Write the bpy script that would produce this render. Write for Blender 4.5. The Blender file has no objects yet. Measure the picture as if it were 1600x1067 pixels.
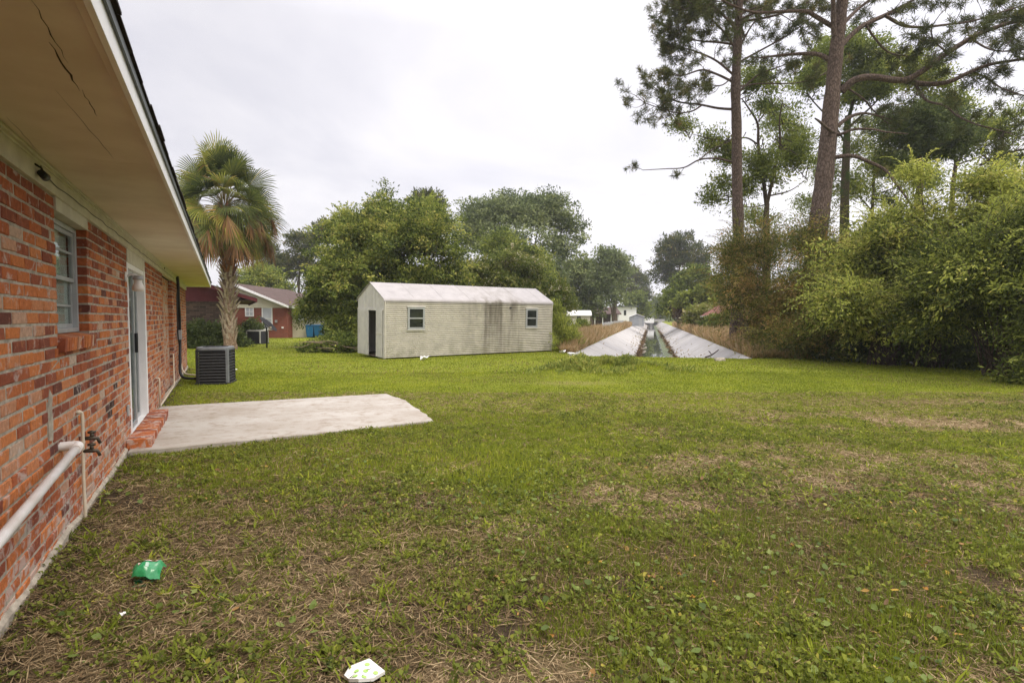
import bpy, math, random, mathutils
import numpy as np
R = math.radians
SC = bpy.context.scene
# ------------------------------------------------------------------ camera
F_PX, PITCH, EYE = 867.0, R(2.48), 1.5
cam_d = bpy.data.cameras.new('camera'); cam = bpy.data.objects.new('camera', cam_d)
SC.collection.objects.link(cam)
cam.location = (0, 0, EYE); cam.rotation_euler = (math.pi/2 - PITCH, 0, 0)
cam_d.sensor_width = 36.0; cam_d.lens = 36.0*F_PX/1600.0
cam_d.clip_start = 0.05; cam_d.clip_end = 3000
SC.camera = cam
# ------------------------------------------------------------------ sun and sky
SUN_EL, SUN_AZ = R(54), R(128)        # azimuth clockwise from +Y: high on the right, behind the camera
sd = bpy.data.lights.new('sun', 'SUN'); sun = bpy.data.objects.new('sun', sd)
SC.collection.objects.link(sun)
sd.energy = 1.5; sd.angle = R(20); sd.color = (1.0, 0.93, 0.80)
sun.rotation_euler = (math.pi/2 - SUN_EL, 0, -SUN_AZ + math.pi)
sun.location = (20, -5, 30)
wd = bpy.data.worlds.new("World"); SC.world = wd; wd.use_nodes = True
SC.view_settings.view_transform = 'Standard'; SC.view_settings.look = 'None'
SC.view_settings.exposure = 0.55; SC.view_settings.gamma = 1.0
SC.view_settings.use_curve_mapping = False

class NT:
    """small helper round a node tree"""
    def __init__(s, nt): s.t = nt; nt.nodes.clear()
    def n(s, typ, **kw):
        nd = s.t.nodes.new(typ)
        for k, v in kw.items():
            if k == 'inp':
                for kk, vv in v.items():
                    if isinstance(vv, tuple) and len(vv) == 2 and hasattr(vv[0], 'outputs'):
                        s.t.links.new(vv[0].outputs[vv[1]], nd.inputs[kk])
                    elif hasattr(vv, 'outputs'): s.t.links.new(vv.outputs[0], nd.inputs[kk])
                    else: nd.inputs[kk].default_value = vv
            else: setattr(nd, k, v)
        return nd
    def link(s, a, b): s.t.links.new(a, b)
    def math(s, op, a, b=None, c=None, clamp=False):
        nd = s.n('ShaderNodeMath', operation=op, use_clamp=clamp)
        for i, v in enumerate((a, b, c)):
            if v is None: continue
            if hasattr(v, 'outputs'): s.t.links.new(v.outputs[0], nd.inputs[i])
            elif hasattr(v, 'is_linked'): s.t.links.new(v, nd.inputs[i])
            else: nd.inputs[i].default_value = v
        return nd
    def mix(s, fac, a, b, blend='MIX'):
        nd = s.n('ShaderNodeMix', data_type='RGBA', blend_type=blend)
        for i, v in ((0, fac), (6, a), (7, b)):
            if hasattr(v, 'outputs'):
                so = v.outputs[2] if v.bl_idname == 'ShaderNodeMix' else v.outputs[0]
                s.t.links.new(so, nd.inputs[i])
            elif hasattr(v, 'is_linked'): s.t.links.new(v, nd.inputs[i])
            elif i == 0: nd.inputs[0].default_value = v
            else: nd.inputs[i].default_value = (*v[:3], 1)
        return nd
    def ramp(s, fac, stops, interp='LINEAR'):
        nd = s.n('ShaderNodeValToRGB'); cr = nd.color_ramp; cr.interpolation = interp
        while len(cr.elements) < len(stops): cr.elements.new(0.5)
        for e, (p, c) in zip(cr.elements, stops):
            e.position = p; e.color = (*c, 1) if len(c) == 3 else c
        s.t.links.new(fac.outputs[0] if hasattr(fac, 'outputs') else fac, nd.inputs[0]); return nd
    def noise(s, vec, scale, detail=4, rough=0.55, dist=0.0):
        nd = s.n('ShaderNodeTexNoise'); nd.inputs['Scale'].default_value = scale
        nd.inputs['Detail'].default_value = detail; nd.inputs['Roughness'].default_value = rough
        nd.inputs['Distortion'].default_value = dist
        if vec is not None: s.t.links.new(vec, nd.inputs['Vector'])
        return nd
    def rng(s, v, a, b, c=0.0, d=1.0):
        nd = s.n('ShaderNodeMapRange'); s.t.links.new(v.outputs[0] if hasattr(v, 'outputs') else v, nd.inputs[0])
        for i, x in enumerate((a, b, c, d)): nd.inputs[i+1].default_value = x
        return nd

def build_world():
    g = NT(wd.node_tree)
    sky = g.n('ShaderNodeTexSky', sky_type='NISHITA', sun_disc=False)
    sky.sun_elevation = SUN_EL; sky.sun_rotation = SUN_AZ
    sky.air_density = 1.0; sky.dust_density = 3.0
    blue = g.n('ShaderNodeVectorMath', operation='SCALE'); g.link(sky.outputs[0], blue.inputs[0]); blue.inputs['Scale'].default_value = 0.10
    tc = g.n('ShaderNodeTexCoord'); sep = g.n('ShaderNodeSeparateXYZ'); g.link(tc.outputs['Generated'], sep.inputs[0])
    z = g.math('MAXIMUM', sep.outputs[2], 0.0)
    # cloud layer on a plane overhead: direction / (z + c)
    den = g.math('ADD', z, 0.22)
    cx = g.math('DIVIDE', sep.outputs[0], den); cy = g.math('DIVIDE', sep.outputs[1], den)
    cb = g.n('ShaderNodeCombineXYZ'); g.link(cx.outputs[0], cb.inputs[0]); g.link(cy.outputs[0], cb.inputs[1])
    n1 = g.noise(cb.outputs[0], 1.1, 6, 0.55, 0.4)
    # brightness of the overcast: stronger towards zenith and towards the hidden sun
    hi = g.rng(z, 0.45, 0.95, 0.0, 1.0)
    sx = g.rng(sep.outputs[0], -0.45, 0.75, 0.0, 1.0)
    lum = g.math('ADD', g.math('MULTIPLY', hi, SKY_ZEN), g.math('MULTIPLY_ADD', sx, SKY_SIDE, SKY_LOW))
    var = g.rng(n1, 0.34, 0.66, 0.86, 1.08)
    lum2 = g.math('MULTIPLY', lum, var)
    tint = g.ramp(g.rng(n1, 0.35, 0.65), [(0, (0.945, 0.925, 1.0)), (1, (1.0, 0.965, 0.98))])
    cl = g.n('ShaderNodeVectorMath', operation='SCALE'); g.link(tint.outputs[0], cl.inputs[0]); g.link(lum2.outputs[0], cl.inputs['Scale'])
    mx = g.n('ShaderNodeMix', data_type='RGBA'); mx.inputs[0].default_value = 0.9
    g.link(blue.outputs[0], mx.inputs[6]); g.link(cl.outputs[0], mx.inputs[7])
    bg = g.n('ShaderNodeBackground'); bg.inputs[1].default_value = 1.0; g.link(mx.outputs[2], bg.inputs[0])
    out = g.n('ShaderNodeOutputWorld'); g.link(bg.outputs[0], out.inputs[0])
SKY_LOW, SKY_SIDE, SKY_ZEN = 0.67, 0.32, 1.75
build_world()
wd.cycles.sampling_method = 'MANUAL'; wd.cycles.sample_map_resolution = 512
SC.cycles.max_bounces = 8; SC.cycles.diffuse_bounces = 4; SC.cycles.glossy_bounces = 3
SC.cycles.transparent_max_bounces = 16; SC.cycles.transmission_bounces = 4
SC.cycles.caustics_reflective = False; SC.cycles.caustics_refractive = False
SC.cycles.use_denoising = True

# ------------------------------------------------------------------ photograph geometry (used to survey positions)
cp, sp = math.cos(PITCH), math.sin(PITCH)
def ray(px, py):
    a, b = (px-800.0)/F_PX, (533.5-py)/F_PX
    return np.array((a, cp + b*sp, -sp + b*cp))
def G(px, py, z=0.0):
    d = ray(px, py); t = (z-EYE)/d[2]; return np.array((0, 0, EYE)) + d*t
def AT(px, py, Y):
    d = ray(px, py); return np.array((0, 0, EYE)) + d*(Y/d[1])

# ------------------------------------------------------------------ mesh helpers
RNG = np.random.default_rng(7)
def link(o, parent=None):
    SC.collection.objects.link(o)
    if parent is not None: o.parent = parent
    return o
def tag(o, label=None, cat=None, group=None, kind=None):
    if label: o['label'] = label
    if cat: o['category'] = cat
    if group: o['group'] = group
    if kind: o['kind'] = kind
    return o
def thing(name, label, cat, loc=(0, 0, 0), rz=0.0, group=None):
    o = bpy.data.objects.new(name, None); o.empty_display_size = 0.2
    SC.collection.objects.link(o); o.location = tuple(loc); o.rotation_euler = (0, 0, rz)
    return tag(o, label, cat, group)
def np_mesh(name, V, faces, mats, parent=None, attrs=None, smooth=False, mi=None, vattrs=None):
    """faces: (n,k) int array or list of such arrays"""
    if not isinstance(faces, list): faces = [faces]
    me = bpy.data.meshes.new(name)
    V = np.ascontiguousarray(V, dtype=np.float32)
    me.vertices.add(len(V)); me.vertices.foreach_set('co', V.ravel())
    li = np.concatenate([f.ravel() for f in faces]).astype(np.int32)
    tot = np.concatenate([np.full(len(f), f.shape[1], np.int32) for f in faces])
    st = np.concatenate([[0], np.cumsum(tot)[:-1]]).astype(np.int32)
    me.loops.add(len(li)); me.loops.foreach_set('vertex_index', li)
    me.polygons.add(len(tot)); me.polygons.foreach_set('loop_start', st)
    me.update(calc_edges=True)
    if mi is not None: me.polygons.foreach_set('material_index', np.asarray(mi, np.int32))
    if smooth: me.polygons.foreach_set('use_smooth', np.ones(len(tot), bool))
    for k, a in (attrs or {}).items():
        a = np.asarray(a, np.float32)
        if a.ndim == 1:
            at = me.attributes.new(k, 'FLOAT', 'FACE'); at.data.foreach_set('value', a)
        else:
            at = me.attributes.new(k, 'FLOAT_COLOR', 'FACE'); at.data.foreach_set('color', a.ravel())
    for k, a in (vattrs or {}).items():
        at = me.attributes.new(k, 'FLOAT', 'POINT'); at.data.foreach_set('value', np.asarray(a, np.float32))
    for m in (mats if isinstance(mats, (list, tuple)) else [mats]): me.materials.append(m)
    me.update()
    return link(bpy.data.objects.new(name, me), parent)

class MB:
    """collects solids into ONE mesh"""
    def __init__(s): s.v = []; s.f = []; s.m = []; s.c = []; s.sm = []
    def add(s, verts, faces, m=0, c=0.5, smooth=False):
        o = len(s.v); s.v += [tuple(map(float, p)) for p in verts]
        for f in faces: s.f.append([i+o for i in f]); s.m.append(m); s.c.append(c); s.sm.append(smooth)
        return s
    def box(s, x0, x1, y0, y1, z0, z1, m=0, c=0.5, M=None):
        v = [(x, y, z) for z in (z0, z1) for y in (y0, y1) for x in (x0, x1)]
        if M is not None: v = [M(p) for p in v]
        return s.add(v, [(0, 2, 3, 1), (4, 5, 7, 6), (0, 1, 5, 4), (2, 6, 7, 3), (0, 4, 6, 2), (1, 3, 7, 5)], m, c)
    def prism(s, poly, axis, a0, a1, m=0, c=0.5):
        """poly: 2-D outline, extruded along axis 0/1/2"""
        n = len(poly)
        def P(q, a):
            q = list(q); q.insert(axis, a); return q
        v = [P(q, a0) for q in poly] + [P(q, a1) for q in poly]
        f = [list(range(n))[::-1], list(range(n, 2*n))] + [(i, (i+1) % n, (i+1) % n+n, i+n) for i in range(n)]
        return s.add(v, f, m, c)
    def tube(s, pts, rad, n=8, m=0, c=0.5, cap=True, smooth=True):
        pts = np.asarray(pts, float); rad = np.broadcast_to(np.asarray(rad, float), (len(pts),))
        V, Fq = tube_np(pts, rad, n)
        o = len(s.v); s.v += [tuple(p) for p in V]
        for f in Fq: s.f.append([int(i)+o for i in f]); s.m.append(m); s.c.append(c); s.sm.append(smooth)
        if cap:
            s.f.append([o+i for i in range(n)][::-1]); s.m.append(m); s.c.append(c); s.sm.append(False)
            k = o+(len(pts)-1)*n; s.f.append([k+i for i in range(n)]); s.m.append(m); s.c.append(c); s.sm.append(False)
        return s
    def lathe(s, prof, n=16, cx=0, cy=0, m=0, c=0.5):
        v = []; f = []
        for (r, z) in prof:
            for i in range(n):
                a = 2*math.pi*i/n; v.append((cx+r*math.cos(a), cy+r*math.sin(a), z))
        for j in range(len(prof)-1):
            for i in range(n):
                f.append((j*n+i, j*n+(i+1) % n, (j+1)*n+(i+1) % n, (j+1)*n+i))
        s.add(v, f, m, c, True)
        return s
    def build(s, name, mats, parent=None, bevel=0.0):
        me = bpy.data.meshes.new(name); me.from_pydata(s.v, [], s.f); me.update()
        me.polygons.foreach_set('material_index', np.asarray(s.m, np.int32))
        me.polygons.foreach_set('use_smooth', np.asarray(s.sm, bool))
        at = me.attributes.new('tint', 'FLOAT', 'FACE'); at.data.foreach_set('value', np.asarray(s.c, np.float32))
        for mm in (mats if isinstance(mats, (list, tuple)) else [mats]): me.materials.append(mm)
        o = link(bpy.data.objects.new(name, me), parent)
        if bevel:
            b = o.modifiers.new('bevel', 'BEVEL'); b.width = bevel; b.segments = 2; b.limit_method = 'ANGLE'
        return o

def tube_np(pts, rad, n=8):
    pts = np.asarray(pts, float); k = len(pts)
    T = np.gradient(pts, axis=0); T /= np.linalg.norm(T, axis=1)[:, None]+1e-9
    ref = np.array((0, 0, 1.0)) if abs(T[0][2]) < 0.9 else np.array((1.0, 0, 0))
    U = []
    u = np.cross(T[0], ref); u /= np.linalg.norm(u)
    for i in range(k):
        u = u - T[i]*np.dot(u, T[i]); u /= np.linalg.norm(u)+1e-9; U.append(u)
    U = np.array(U); W = np.cross(T, U)
    a = 2*np.pi*np.arange(n)/n
    V = pts[:, None, :] + np.asarray(rad)[:, None, None]*(np.cos(a)[None, :, None]*U[:, None, :] + np.sin(a)[None, :, None]*W[:, None, :])
    V = V.reshape(-1, 3)
    i = np.arange(n); j = np.arange(k-1)
    q = np.stack([j[:, None]*n+i, j[:, None]*n+(i+1) % n, (j[:, None]+1)*n+(i+1) % n, (j[:, None]+1)*n+i], -1).reshape(-1, 4)
    return V, q
class Tubes:
    def __init__(s): s.V = []; s.F = []; s.o = 0
    def add(s, pts, rad, n=6):
        V, q = tube_np(pts, np.broadcast_to(np.asarray(rad, float), (len(pts),)), n)
        s.V.append(V); s.F.append(q+s.o); s.o += len(V); return s
    def build(s, name, mat, parent, off=(0, 0, 0)):
        return np_mesh(name, np.concatenate(s.V)-np.asarray(off), np.concatenate(s.F), mat, parent, smooth=True)
def smooth_poly(pts, k=6):
    """Catmull-Rom through points"""
    p = np.asarray(pts, float)
    if len(p) < 3:
        t = np.linspace(0, 1, k)[:, None]; return p[0]*(1-t)+p[1]*t
    q = np.vstack([2*p[0]-p[1], p, 2*p[-1]-p[-2]]); out = []
    for i in range(1, len(q)-2):
        for t in np.linspace(0, 1, k, endpoint=False):
            a, b, c, d = q[i-1], q[i], q[i+1], q[i+2]
            out.append(0.5*((2*b)+(c-a)*t+(2*a-5*b+4*c-d)*t*t+(3*b-a-3*c+d)*t**3))
    out.append(p[-1]); return np.array(out)

# value noise -----------------------------------------------------------
def _h(ix, iy, iz, seed):
    h = (ix.astype(np.int64)*374761393 + iy.astype(np.int64)*668265263 + iz.astype(np.int64)*2147483647 + seed*144269) & 0xffffffff
    h = ((h ^ (h >> 13))*1274126177) & 0xffffffff
    return ((h ^ (h >> 16)) & 0xffff)/65535.0
def vnoise(x, y, z=None, s=1.0, seed=0, oct=1):
    x = np.asarray(x, float)*s; y = np.asarray(y, float)*s
    z = np.zeros_like(x) if z is None else np.asarray(z, float)*s
    tot = 0; amp = 1; nrm = 0
    for o in range(oct):
        ix, iy, iz = np.floor(x), np.floor(y), np.floor(z)
        fx, fy, fz = x-ix, y-iy, z-iz
        fx, fy, fz = [f*f*(3-2*f) for f in (fx, fy, fz)]
        v = 0
        for dz in (0, 1):
            for dy in (0, 1):
                for dx in (0, 1):
                    v = v + _h(ix+dx, iy+dy, iz+dz, seed+o*17)*(fx if dx else 1-fx)*(fy if dy else 1-fy)*(fz if dz else 1-fz)
        tot = tot+amp*v; nrm += amp; amp *= .5; x = x*2; y = y*2; z = z*2
    return tot/nrm
def sstep(a, b, v):
    t = np.clip((v-a)/(b-a), 0, 1); return t*t*(3-2*t)

# ------------------------------------------------------------------ materials
def mat(name, col, rough=0.7, spec=0.3, metal=0.0, noise=None, bump=None, fn=None):
    """plain procedural surface: colour broken up by noise, optional bump.  noise=(scale, amount[, colour2])"""
    m = bpy.data.materials.new(name); m.use_nodes = True; g = NT(m.node_tree)
    b = g.n('ShaderNodeBsdfPrincipled'); out = g.n('ShaderNodeOutputMaterial'); g.link(b.outputs[0], out.inputs[0])
    b.inputs['Roughness'].default_value = rough; b.inputs['Specular IOR Level'].default_value = spec
    b.inputs['Metallic'].default_value = metal; b.inputs['Base Color'].default_value = (*col, 1)
    tc = g.n('ShaderNodeTexCoord'); ob = tc.outputs['Object']
    if noise:
        n = g.noise(ob, noise[0], 6, 0.6); c2 = noise[2] if len(noise) > 2 else tuple(c*(1-noise[1]) for c in col)
        mx = g.mix(g.rng(n, 0.35, 0.65), col, c2); g.link(mx.outputs[2], b.inputs['Base Color'])
    if bump:
        nb = g.noise(ob, bump[0], 5, 0.6); bp = g.n('ShaderNodeBump'); bp.inputs['Strength'].default_value = bump[1]
        bp.inputs['Distance'].default_value = bump[2] if len(bump) > 2 else 0.01
        g.link(nb.outputs[0], bp.inputs['Height']); g.link(bp.outputs[0], b.inputs['Normal'])
    if fn: fn(g, b, ob)
    return m
def leaf_mat(name, stops, trans=0.35, rough=0.55, spec=0.25):
    m = bpy.data.materials.new(name); m.use_nodes = True; g = NT(m.node_tree)
    at = g.n('ShaderNodeAttribute', attribute_name='tint')
    rp = g.ramp(at.outputs['Fac'], stops)
    b = g.n('ShaderNodeBsdfPrincipled'); b.inputs['Roughness'].default_value = rough; b.inputs['Specular IOR Level'].default_value = spec*.45
    g.link(rp.outputs[0], b.inputs['Base Color'])
    t = g.n('ShaderNodeBsdfTranslucent'); g.link(rp.outputs[0], t.inputs[0])
    ms = g.n('ShaderNodeMixShader'); ms.inputs[0].default_value = min(.5, trans*1.35)
    g.link(b.outputs[0], ms.inputs[1]); g.link(t.outputs[0], ms.inputs[2])
    out = g.n('ShaderNodeOutputMaterial'); g.link(ms.outputs[0], out.inputs[0]); return m
# ------------------------------------------------------------------ house frame (needed by the ground for its worn strip)
TH = R(27.45)
W0 = G(0, 985); HN = np.array((math.cos(TH), math.sin(TH), 0)); HU = np.array((-math.sin(TH), math.cos(TH), 0))
def H(px, py, x=0.0):
    """photo point -> (u along wall, z) on the plane x metres out from the wall"""
    d = ray(px, py); o = np.array((0, 0, EYE))-W0; t = (x-o@HN)/(d@HN); p = o+d*t
    return p@HU, p[2]
def HW(x, u, z=0.0): return W0 + HN*x + HU*u + np.array((0, 0, z))
UEND = 15.6
# ditch frame
DO = np.array((2.35, 21.7, 0)); DS = np.array((math.sin(R(14.0)), math.cos(R(14.0)), 0)); DW = np.array((DS[1], -DS[0], 0))
DWID, DDEP, DB0, DB1, DLEN = 6.45, 1.05, 2.1, 4.65, 165.0
def sw(x, y):
    x = np.asarray(x, float)-DO[0]; y = np.asarray(y, float)-DO[1]
    return x*DS[0]+y*DS[1], x*DW[0]+y*DW[1]
PATIO = [(0.03, 3.78), (0.03, 7.2), (3.70, 7.02), (3.80, 6.0), (3.60, 4.0), (2.0, 3.86)]
def hl(x, y):
    x = np.asarray(x, float)-W0[0]; y = np.asarray(y, float)-W0[1]
    return x*HN[0]+y*HN[1], x*HU[0]+y*HU[1]
MOUND = G(955, 583)
def gz(x, y):
    x = np.asarray(x, float); y = np.asarray(y, float)
    z = 0.045*(vnoise(x, y, s=.8, seed=3, oct=3)-.5)
    m = ((x-MOUND[0])/1.9)**2+((y-MOUND[1])/.95)**2
    z = z+0.26*np.exp(-m*1.3)*(0.6+0.8*vnoise(x, y, s=2.2, seed=9, oct=2))
    s, w = sw(x, y)
    out = np.clip(np.maximum(np.maximum(-w, w-DWID), -s), 0, 2)/2
    z = np.where(s > -1.0, z*out, z)
    return z
# lawn character: how green, how much straw, how bare
def lawn(x, y):
    x = np.asarray(x, float); y = np.asarray(y, float)
    n1 = vnoise(x, y, s=.55, seed=21, oct=3); n2 = vnoise(x, y, s=1.9, seed=22, oct=3); n3 = vnoise(x, y, s=.9, seed=23, oct=3)
    d = np.hypot(x*.75, y)
    far = sstep(4.2, 8.0, y+1.5*(n1-.5)*2)
    green = .30+.55*far+.55*(n1-.5)+.7*(n2-.5)*(1-.5*far)
    green += .25*np.exp(-(((x+.3)/1.0)**2+((y-5.6)/1.1)**2))
    green += .08*sstep(.2, 1.6, x)*sstep(4.6, 2.0, y)*(1-far)
    green -= .22*sstep(.0, -1.6, x)*sstep(5.0, 2.6, y)
    # raked straw: a band on the right, one nearer, one before the mound
    b1 = np.exp(-(((y-7.7+.12*(x-6))/.75)**2))*sstep(2.6, 4.2, x)*sstep(.28, .52, n2*.5+n3*.5+.03)
    b2 = np.exp(-(((y-5.2+.10*(x-4))/1.1)**2))*sstep(.8, 2.2, x)*sstep(.36, .64, n2)
    b3 = np.exp(-(((x-1.4)/1.5)**2+((y-12.6)/.7)**2))*.9
    b4 = np.exp(-(((x-.0)/.32)**2+((y-3.85)/.2)**2))
    b5 = np.exp(-(((y-9.6)/.5)**2))*sstep(4, 7, x)*.7
    b6 = sstep(.4, -1.2, x)*sstep(5.2, 3.0, y)*.55
    straw = np.clip(.9*b1+.75*b2+.6*b3+b4+.5*b5+b6+.75*(1-far)*sstep(.5, .72, n3), 0, 1)
    lx, lu = hl(x, y)
    wall = np.exp(-np.clip(lx, 0, 9)/.35)*(lu < UEND)*(lx > -.2)
    dirt = np.clip(.9*wall*sstep(.35, .6, n2+.12)+(1-far)*sstep(.58, .80, vnoise(x, y, s=2.6, seed=31, oct=3))*.75, 0, 1)
    dirt = np.clip(dirt+.55*np.exp(-(((x-MOUND[0]+.4)/1.5)**2+((y-MOUND[1])/.6)**2)*1.2)*sstep(.35, .6, n2+.1), 0, 1)
    return np.clip(green, 0, 1), straw, dirt

# ------------------------------------------------------------------ ground
def ground_mat():
    def fn(g, b, ob):
        a = g.n('ShaderNodeAttribute', attribute_name='green'); st = g.n('ShaderNodeAttribute', attribute_name='straw'); di = g.n('ShaderNodeAttribute', attribute_name='dirt')
        n1 = g.noise(ob, 22, 8, .75); n2 = g.noise(ob, 140, 6, .8); n3 = g.noise(ob, 5, 5, .6)
        gr = g.mix(g.rng(n1, .3, .7), (.14, .165, .022), (.26, .285, .036))
        gr = g.mix(g.rng(n3, .4, .65), gr, (.185, .20, .028))
        br = g.mix(g.rng(n2, .3, .7), (.048, .035, .020), (.165, .120, .066))  # soil brown darkened to stand for shade between the blades
        sw_ = g.mix(g.rng(n2, .3, .7), (.18, .125, .065), (.36, .27, .145))
        dt = g.mix(g.rng(n1, .3, .7), (.040, .029, .020), (.105, .075, .050))
        f = g.rng(g.math('ADD', a.outputs['Fac'], g.math('MULTIPLY_ADD', n1, .7, -.35)), .32, .62)
        c = g.mix(f, br, gr)
        c = g.mix(g.math('MULTIPLY', g.rng(g.math('ADD', st.outputs['Fac'], g.math('MULTIPLY_ADD', n2, .6, -.3)), .3, .8), .8), c, sw_)
        c = g.mix(g.rng(g.math('ADD', di.outputs['Fac'], g.math('MULTIPLY_ADD', n1, .6, -.3)), .4, .7), c, dt)
        g.link(c.outputs[2], b.inputs['Base Color'])
        bp = g.n('ShaderNodeBump'); bp.inputs['Strength'].default_value = .8; bp.inputs['Distance'].default_value = .03
        g.link(g.math('ADD', n1, n2).outputs[0], bp.inputs['Height']); g.link(bp.outputs[0], b.inputs['Normal'])
    return mat('turf_soil', (.1, .1, .03), rough=.95, spec=.05, fn=fn)
M_GROUND = ground_mat()
def build_ground():
    s = np.concatenate([[-400, -200, -100, -60, -40, -30], np.arange(-24, 2.01, .16), [0.0], np.arange(2.5, 12, .6), np.arange(13, 40, 2.5), np.arange(45, 160, 10), [DLEN], [180, 220, 300, 450, 700, 1100]])
    s = np.unique(np.round(s, 4))
    w = np.concatenate([[-700, -400, -250, -160, -110, -80, -60, -45, -35, -28], np.arange(-22, 20.01, .16), [0, DWID], [24, 30, 40, 60, 90, 140, 220, 400, 700]])
    w = np.unique(np.round(w, 4))
    Sg, Wg = np.meshgrid(s, w, indexing='ij')
    X = DO[0]+Sg*DS[0]+Wg*DW[0]; Y = DO[1]+Sg*DS[1]+Wg*DW[1]
    Z = gz(X, Y)
    gr, st, di = lawn(X, Y)
    n, m = Sg.shape
    i, j = np.meshgrid(np.arange(n-1), np.arange(m-1), indexing='ij')
    keep = ~((s[i] >= -1e-6) & (s[i] < DLEN-1e-6) & (w[j] >= -1e-6) & (w[j] < DWID-1e-6))
    i, j = i[keep], j[keep]
    f = np.stack([i*m+j, i*m+j+1, (i+1)*m+j+1, (i+1)*m+j], -1)[:, ::-1]
    V = np.stack([X, Y, Z], -1).reshape(-1, 3)
    o = np_mesh('ground', V, f, M_GROUND, smooth=True, vattrs=dict(green=gr.ravel(), straw=st.ravel(), dirt=di.ravel()))
    tag(o, 'wide mown lawn with brown patches running back to the ditch', 'lawn', kind='structure')
build_ground()

# ------------------------------------------------------------------ drainage ditch with concrete sides
def concrete(name, base=(.50, .485, .46), dark=(.33, .31, .28), stain=(.30, .22, .13), sc=1.0, amt=.5):
    def fn(g, b, ob):
        n1 = g.noise(ob, 1.1*sc, 6, .65); n2 = g.noise(ob, 7*sc, 6, .7); n3 = g.noise(ob, 60*sc, 4, .7)
        c = g.mix(g.rng(n1, .35, .7), base, dark); c = g.mix(g.math('MULTIPLY', g.rng(n2, .5, .72), amt), c, stain)
        c = g.mix(g.math('MULTIPLY', g.rng(n3, .55, .7), .35), c, tuple(x*.55 for x in base))
        g.link(c.outputs[2], b.inputs['Base Color'])
        bp = g.n('ShaderNodeBump'); bp.inputs['Strength'].default_value = .35; bp.inputs['Distance'].default_value = .006
        g.link(n3.outputs[0], bp.inputs['Height']); g.link(bp.outputs[0], b.inputs['Normal'])
    return mat(name, base, rough=.9, spec=.15, fn=fn)
M_SLAB = concrete('pale_slab', (.44, .425, .415), (.35, .335, .32), (.30, .245, .18), .5, .5)
M_MUD = mat('ditch_mud', (.22, .19, .14), rough=.8, noise=(1.6, .4, (.10, .085, .05)), bump=(8, .5, .03))
def DP(s, w, z): return DO+DS*s+DW*w+np.array((0, 0, z))
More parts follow.
